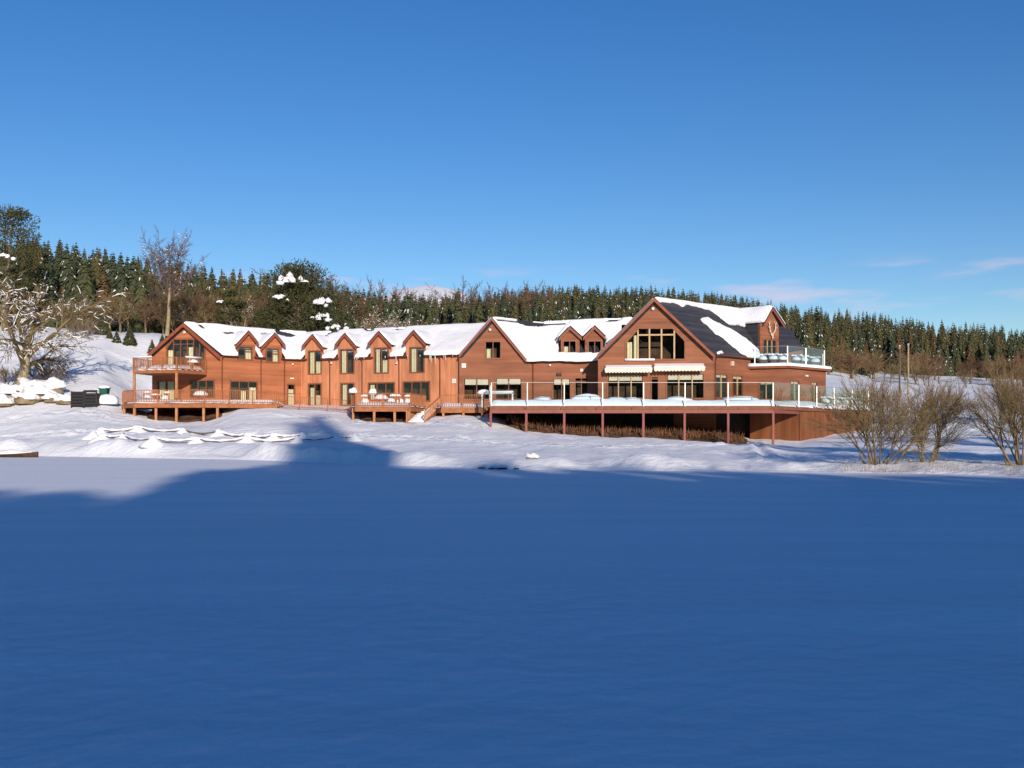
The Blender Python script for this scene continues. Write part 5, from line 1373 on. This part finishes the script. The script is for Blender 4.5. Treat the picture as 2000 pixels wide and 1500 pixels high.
for k, (x, Y, lb) in enumerate(((20,99,'snowy bramble bush behind the boulders at the left edge'),(78,101,'snowy bush right of the gnarled trunk'),(100,98,'low snowy bush nearest the slatted crate'),(150,118,'snowy bush at the top of the left field'),(165,122,'dark snowy bush at the upper wood edge, left field'))):
    shrub(x, Y, 8, 2.2 if k != 3 else 3.2, 1.3, 50+k, lb, 'bark', 'snowy_bush')

# conifers
def spruce_mesh(seed, H, base_r, layers, nb, snow_p, mats, power=.92):
    rng = random.Random(seed); V, F, Mi = [], [], []
    for i in range(layers):
        t = (i+rng.uniform(-.3,.3))/layers; t = min(max(t,.0),.985); z = H*(.06+.94*t); r = base_r*(1-t)**power*rng.uniform(.8,1.15)+.16
        n = max(3, int(nb*(1-t*.55)))
        for k in range(n):
            a = 2*math.pi*(k+rng.random()*.8)/n+i*1.3; rr = r*rng.uniform(.65,1.15); dz = -rr*rng.uniform(.4,.95); w_ = rr*rng.uniform(.20,.34)+.04
            c, s = math.cos(a), math.sin(a); o = Vector((0,0,z)); m_ = Vector((c*rr*.55, s*rr*.55, z+dz*.25+rr*.08)); e = Vector((c*rr, s*rr, z+dz)); sd_ = Vector((-s,c,0))*w_
            b = len(V); dp = Vector((0,0,-w_*rng.uniform(.35,.8)))
            V += [o, m_+sd_+dp, e, m_-sd_+dp, m_]; F += [(b,b+1,b+4),(b+1,b+2,b+4),(b+2,b+3,b+4),(b+3,b,b+4)]; Mi += [0]*4
            if rng.random() < snow_p:
                up = Vector((0,0,.05+.03*rr)); f0, f1 = .55, .92; b = len(V)
                p0 = o.lerp(e,f0)+Vector((0,0,rr*.05)); 
                V += [p0+up, m_+sd_*.4+dp*.5+up, o.lerp(e,f1)+up, m_-sd_*.4+dp*.5+up, m_+up*1.7]; F += [(b,b+1,b+4),(b+1,b+2,b+4),(b+2,b+3,b+4),(b+3,b,b+4)]; Mi += [1]*4
    b = len(V)
    for k in range(3): a = k*2.1; V.append(Vector((.07*math.cos(a), .07*math.sin(a), H*.9)))
    V.append(Vector((0,0,H*1.02))); F += [(b,b+1,b+3),(b+1,b+2,b+3),(b+2,b,b+3)]; Mi += [0]*3
    return V, F, Mi
def make_spruce(seed, H, r, layers, nb, sp, m, label='x'):
    V, F, Mi = spruce_mesh(seed, H, r, layers, nb, sp, m)
    t = thing('spruce_tree', Vector((0,-500,-50)), label, 'tree')
    o = bpy.data.objects.new('crown', pymesh('crown', V, F, [M[m], M['roof_snow']], False, Mi)); C.objects.link(o); o.parent = t
    TV, TF = [], []; tube(TV, TF, [Vector((0,0,-.5)), Vector((0,0,H*.95))], [.16,.03], 6)
    o = bpy.data.objects.new('trunk', pymesh('trunk', TV, TF, M['bark'])); C.objects.link(o); o.parent = t
    return t
SP = [make_spruce(100+k, 12, rr, ly, nb, sp, m) for k, (rr, ly, nb, sp, m) in enumerate(((2.9,46,16,.03,'spruce'),(2.6,46,16,.015,'spruce2'),(3.0,44,16,.05,'spruce3'),(2.5,46,15,.02,'spruce'),(2.9,40,14,.0,'larch'),(2.5,48,16,.03,'spruce2'),(3.1,42,17,.11,'spruce3')))]
sky_x = [-200,0,75,150,200,260,300,380,440,500,540,600,680,760,820,900,1000,1100,1200,1300,1400,1500,1600,1700,1800,1900,2000,2200]
sky_y = [440,448,455,470,482,495,503,510,518,526,533,543,558,568,566,560,552,547,547,552,562,578,593,607,618,629,638,655]
front = lambda x: float(np.interp(x, [-200,150,330,600,700,900,1000,1500,1600,1700,2200],[136,136,136,140,150,150,150,156,188,222,228]))
back = lambda x: float(np.interp(x, [-200,400,700,1000,1600,2200],[185,190,210,290,312,312]))
trees = []
rg = random.Random(9)
Y = 136.0
while Y < 314:
    step = 2.5+ (Y-136)*.002
    x = -160.0
    while x < 2160:
        dx = step/Y*FPX; xj = x+rg.uniform(-.4,.4)*dx; Yj = Y+rg.uniform(-2,2)
        if front(xj) <= Yj <= back(xj):
            g = G(xj, Yj); yt_ = np.interp(xj, sky_x, sky_y) + abs(rg.gauss(0,9)) - 5
            hmax = zpx(yt_, Yj)-g.z; h = min(rg.uniform(8.5,14) if xj < 900 else rg.uniform(6.8,11), hmax)
            # gap through which the white hill shows
            gap = 812 < xj < 885 and h > zpx(566+rg.uniform(0,10), Yj)-g.z
            if gap: h = zpx(568+rg.uniform(0,14), Yj)-g.z
            if h > 3.2: trees.append((xj, Yj, g, h))
        x += dx
    Y += 4.3
print('forest trees', len(trees))
# which ones show largest: those whose top rises most above everything in front
def visible(i):
    x, Yt, g, h = trees[i]; return h/Yt
lod = np.full(2600, 2000.0)
order = sorted(range(len(trees)), key=lambda i: trees[i][1]); vis = {}
for i in order:
    x, Yt, g, h = trees[i]; yt_ = pix(g+Vector((0,0,h)))[1]; yb_ = pix(g)[1]; wpx = int(1.6/Yt*FPX*.5)
    a, b = max(0,int(x)-wpx+200), min(2599,int(x)+wpx+200)
    if b <= a: vis[i] = 0; continue
    m_ = float(np.mean(np.clip(np.minimum(lod[a:b], yb_)-yt_, 0, None))); vis[i] = m_ if -30 < x < 2030 else 0
    lod[a:b] = np.minimum(lod[a:b], yt_+ (yb_-yt_)*.22)
# hidden by the lodge roofs
roofx = [0,290,300,365,600,945,960,1060,1165,1230,1275,1400,1500,1530,1620,1640,2000]; roofy = [900,900,690,628,650,632,620,630,625,622,578,597,597,640,730,900,900]
for i in vis:
    x, Yt, g, h = trees[i]; yt_ = pix(g+Vector((0,0,h)))[1]
    if yt_ > np.interp(x, roofx, roofy)-4: vis[i] = 0
best = set(sorted(vis, key=lambda i: -vis[i])[:300])
usedS = [False]*len(SP); SVs, SFs, SMi = [], [], []
low = []
for k, (rr, sp, mi) in enumerate(((3.0,.03,0),(2.8,.015,1),(3.0,.05,2),(2.8,.0,1))): low.append(spruce_mesh(300+k, 12, rr, 26, 10, sp, None) + (mi,))
for i, (x, Yt, g, h) in enumerate(trees):
    s = h/12.4; lowp = Yt < front(x)+16
    if i in best:
        if rg.random() < (.2 if (lowp and x > 1500) else .05): k = 4
        elif x < 700 or lowp: k = rg.choice((2,2,6,5,0,3))
        else: k = rg.choice((0,1,3,5,1,2))
        wd = rg.uniform(.85,1.2)
        lab = 'dark spruce flecked with snow, one of the plantation on the hillside behind the lodge' if k != 4 else 'russet larch among the dark spruces of the hillside plantation'
        grp = 'spruces of the hillside plantation' if k != 4 else 'russet larches of the hillside plantation'
        if not usedS[k]:
            usedS[k] = True; o = SP[k]; o.location = g; o.scale = (s*wd,s*wd,s); o['label'] = lab; o['group'] = grp
        else: o = copy_thing(SP[k], g, rg.uniform(0,6.28), (s*wd,s*wd,s), lab, grp)
        if k == 4: o.name = 'larch_tree'
    else:
        V, F, Mi, mi = rg.choice(low); a = rg.uniform(0,6.28); ca_, sa_ = math.cos(a)*s, math.sin(a)*s; b = len(SVs)
        SVs.extend((g.x+v.x*ca_-v.y*sa_, g.y+v.x*sa_+v.y*ca_, g.z+v.z*s) for v in V)
        SFs.extend(tuple(b+q for q in f) for f in F); SMi.extend(4 if m == 1 else mi for m in Mi)
o = pyobj('forest', SVs, SFs, [M['spruce'],M['spruce2'],M['spruce3'],M['larch'],M['roof_snow']], None, False, SMi); kind(o, 'stuff')
for u_, o in zip(usedS, SP):
    if not u_: 
        for c in list(o.children): bpy.data.objects.remove(c)
        bpy.data.objects.remove(o)
# young spruces in the field above the left gable
for k, (x, Y, h, lb) in enumerate(((200,121,2.9,'tallest young spruce in the snowy field, leftmost of the row'),(214,118,1.3,'small young spruce right of the tallest one in the field'),(228,117,1.5,'bushy young spruce in the middle of the snowy field'),(254,117,2.4,'slender young spruce standing alone in the snowy field'),(297,116,1.7,'young spruce left of the tall bare trunk'),(317,117.5,2.0,'young spruce touching the tall bare trunk'))):
    copy_thing([s for s, u_ in zip(SP, usedS) if u_][k % 3], G(x,Y), k*1.1, (h/12.4*1.7, h/12.4*1.7, h/12.4), lb, 'young spruces in the field')

# Scots pines with snow pillows
def pine(p, H, W_, trunk_h, seed, label, nclump=34, snow_p=.17, lean=0.0):
    rng = random.Random(seed); t = thing('scots_pine', p, label, 'tree')
    TV, TF = [], []; top = Vector((lean,0,H*.88)); tube(TV, TF, [Vector((0,0,-.4)), Vector((lean*.3,0,H*.35)), top], [.32,.25,.08], 8)
    V, F = [], []; SVv = bmesh.new()
    for k in range(nclump):
        tt = (k+rng.random())/nclump; z = trunk_h+(H-trunk_h)*tt; a = k*2.4+rng.uniform(-.4,.4); prof = math.sqrt(max(0, 1-(max(tt,.12)-.12)**2/.80))*(.75+.25*min(1,tt/.2))
        rr = W_*.5*prof*rng.uniform(.25,1.0); c = Vector((lean*tt+math.cos(a)*rr, math.sin(a)*rr, z+rng.uniform(-.4,.4))); cr_ = min(W_*.17,1.7)*rng.uniform(.75,1.3)
        ax = Vector((lean*tt*.8,0,z-.5*rr)); tube(TV, TF, [ax, ax.lerp(c,.6)+Vector((0,0,-.1)), c], [.08,.06,.03], 4)
        for q in range(210):
            d = Vector((rng.gauss(0,1), rng.gauss(0,1), rng.gauss(0,.62))); d = d.normalized()*(rng.random()**.4)
            pp = c+Vector((d.x*cr_,d.y*cr_,d.z*cr_*.62)); l = rng.uniform(.12,.25); dd = (d+Vector((rng.uniform(-.5,.5),rng.uniform(-.5,.5),rng.uniform(-.1,.7)))).normalized()*l
            s_ = dd.orthogonal().normalized()*l*.36; s_ = rot_about(s_, dd, rng.uniform(0,3)); b = len(V); V.extend([pp-s_, pp+s_, pp+dd+s_*.5, pp+dd-s_*.5]); F.append((b,b+1,b+2,b+3))
        if c.y < -.1*W_ and .2 < tt < .84 and rng.random() < snow_p*2.2*(1.0 if c.x > -.05*W_ else .35):
            for q in range(11):
                qx = rng.gauss(0,.34); qy = rng.uniform(.2,.95)
                blob(SVv, (c.x+qx*cr_, c.y-qy*cr_, c.z+cr_*.62*math.sqrt(max(.05,1-min(1,qx*qx+qy*qy)))-.02), (cr_*rng.uniform(.12,.28), cr_*rng.uniform(.1,.2), cr_*rng.uniform(.10,.24)), rng.random()*20, 0, .9, 1)
    for nm, me in (('trunk', pymesh('trunk', TV, TF, M['bark'])), ('crown', pymesh('crown', V, F, M['pine'])), ('snow', mesh_from(SVv, 'snow', M['roof_snow'], True))):
        o = bpy.data.objects.new(nm, me); C.objects.link(o); o.parent = t
        if nm == 'snow': o['kind'] = 'stuff'
pine(G(583,120), h_for(583,120,522), 12.0, .6, 3, 'broad dark pine with big snow pillows behind the middle dormers', 110)
pine(G(452,118), h_for(452,118,570), 4.2, .8, 4, 'smaller bushy pine with snow tufts left of the broad pine', 26)
pine(G(520,121), h_for(520,121,610), 4.2, .6, 8, 'low dark pine between the two snow-tufted pines', 22)
pine(G(8,128), h_for(8,128,408), 9.5, 5.2, 5, 'tall old pine with bare pale trunk at the upper left corner', 44, snow_p=.05, lean=1.0)

# ------------------------------------------------------------------ the wood behind the camera whose shade lies over the lake
sh_dir = Vector((SL.x, SL.y, 0)).normalized(); tanE = math.tan(R(SUN_EL))
# edge of the shade on the ice and bank: photo (column, row)
EDGE = [(-900,1060),(-400,1050),(-150,1060),(0,1045),(120,1020),(220,978),(300,957),(400,950),(470,943),(540,935),(590,920),(620,905),(680,909),(720,928),(800,938),(900,939),(1000,940),(1150,941),(1300,942),(1500,944),(1700,948),(1850,955),(2000,962),(2400,970)]
lat_dir = Vector((sh_dir.y, -sh_dir.x, 0))
el = []
for (x, y) in EDGE:
    Y = EYE*FPX/(y-HZ); q = Vector(((x-1000)/FPX*Y, Y, 0)); el.append((q.dot(lat_dir), q.dot(sh_dir)))
el.sort(); ela = [e[0] for e in el]; elb = [e[1] for e in el]
V, F, Mi = [], [], []; rg = random.Random(2)
def wood_tree(base, H, W_, seed):
    bm = bmesh.new()
    for k in range(9):
        t = (k+.5)/9; a = k*2.4; rr = W_*.45*math.sin(math.pi*(.25+.7*t)); blob(bm, (base.x+math.cos(a)*rr*.7, base.y+math.sin(a)*rr*.7, H*(.12+.80*t)), (W_*.42*(1-.35*t), W_*.42*(1-.35*t), H*.13), seed+k, 0, .5, 2)
    bm.verts.index_update(); b = len(V); V.extend(v.co.copy() for v in bm.verts); F.extend(tuple(b+v.index for v in f.verts) for f in bm.faces); bm.free()
    rr_ = random.Random(int(seed*13))
    for k in range(300):          # loose quads scattered round the unseen tops, added to soften the shade edge
        t = rr_.random(); a = rr_.uniform(0,6.28); z = H*(.72+.40*rr_.random()**1.35); q = W_*.62*rr_.random()**.5*max(.25,1.2-z/H); c = Vector((base.x+math.cos(a)*q, base.y+math.sin(a)*q, z))
        d = Vector((rr_.gauss(0,1), rr_.gauss(0,1), rr_.gauss(0,1))).normalized()*.34; e_ = d.orthogonal().normalized()*.24; b = len(V); V.extend([c-d-e_, c+d-e_, c+d+e_, c-d+e_]); F.append((b,b+1,b+2,b+3))
for row, (back_, hf) in enumerate(((-52,1.0),(-59,1.0),(-67,.985))):
    lat = -75.0
    while lat < 75:
        l = lat+rg.uniform(-.6,.6); tipb = float(np.interp(l, ela, elb))
        H = (tipb-back_)*tanE*hf*(1-abs(rg.gauss(0,.03))); 
        base = lat_dir*l+sh_dir*back_; wood_tree(base, H/.955, 6.5, lat*1.7+row); lat += 2.6
o = pyobj('shore_wood', V, F, M['spruce'], None, True); kind(o, 'stuff')
# single taller crowns whose shade reaches over the bank
V, F = [], []
for (x, y, Y, wd) in ((640,850,73,4.2),(605,862,68,5.0),(672,866,66,5.0),(1560,874,68,2.6),(1610,880,62,2.4),(1930,862,68,3.4),(1890,870,64,3.0),(1985,872,62,3.4)):
    q = G(x, Y); b_ = q.dot(sh_dir); l = q.dot(lat_dir); back_ = -48; H = (b_-back_)*tanE+q.z; base = lat_dir*l+sh_dir*back_; wood_tree(base, H/.97, wd*1.15, x*.1)
o = pyobj('shore_wood', V, F, M['spruce'], None, True); kind(o, 'stuff')
# low bank that the wood stands on
V, F = [], []; n = 60
for i in range(n+1):
    l = -90+180*i/n
    for j, (bk_, z) in enumerate(((-22,-.1),(-26,.9),(-34,1.6),(-80,2.5),(-100,-.3))):
        q = lat_dir*l+sh_dir*(bk_+1.2*math.sin(i*.7)); V.append((q.x,q.y,z))
for i in range(n):
    for j in range(4): F.append((i*5+j,(i+1)*5+j,(i+1)*5+j+1,i*5+j+1))
o = pyobj('near_bank', V, F, M['snow'], None, True); kind(o, 'structure')

V, F = [], []; rg = random.Random(77)
for k in range(380):
    x = rg.choice((rg.gauss(1710,45), rg.gauss(1815,40), rg.uniform(1640,2010), rg.gauss(1985,25))); Yg = float(shore((x-1000)/FPX))+abs(rg.gauss(.2,2.2))+.15
    p = G(x, Yg); h = rg.uniform(.12,.5); d = Vector((rg.uniform(-.45,.45), rg.uniform(-.4,.3), 1))*h; s_ = Vector((.007,0,0)); b = len(V)
    V += [p-s_, p+s_, p+d]; F.append((b,b+1,b+2))
o = pyobj('dry_grass', V, F, M['twig_brown']); kind(o, 'stuff')
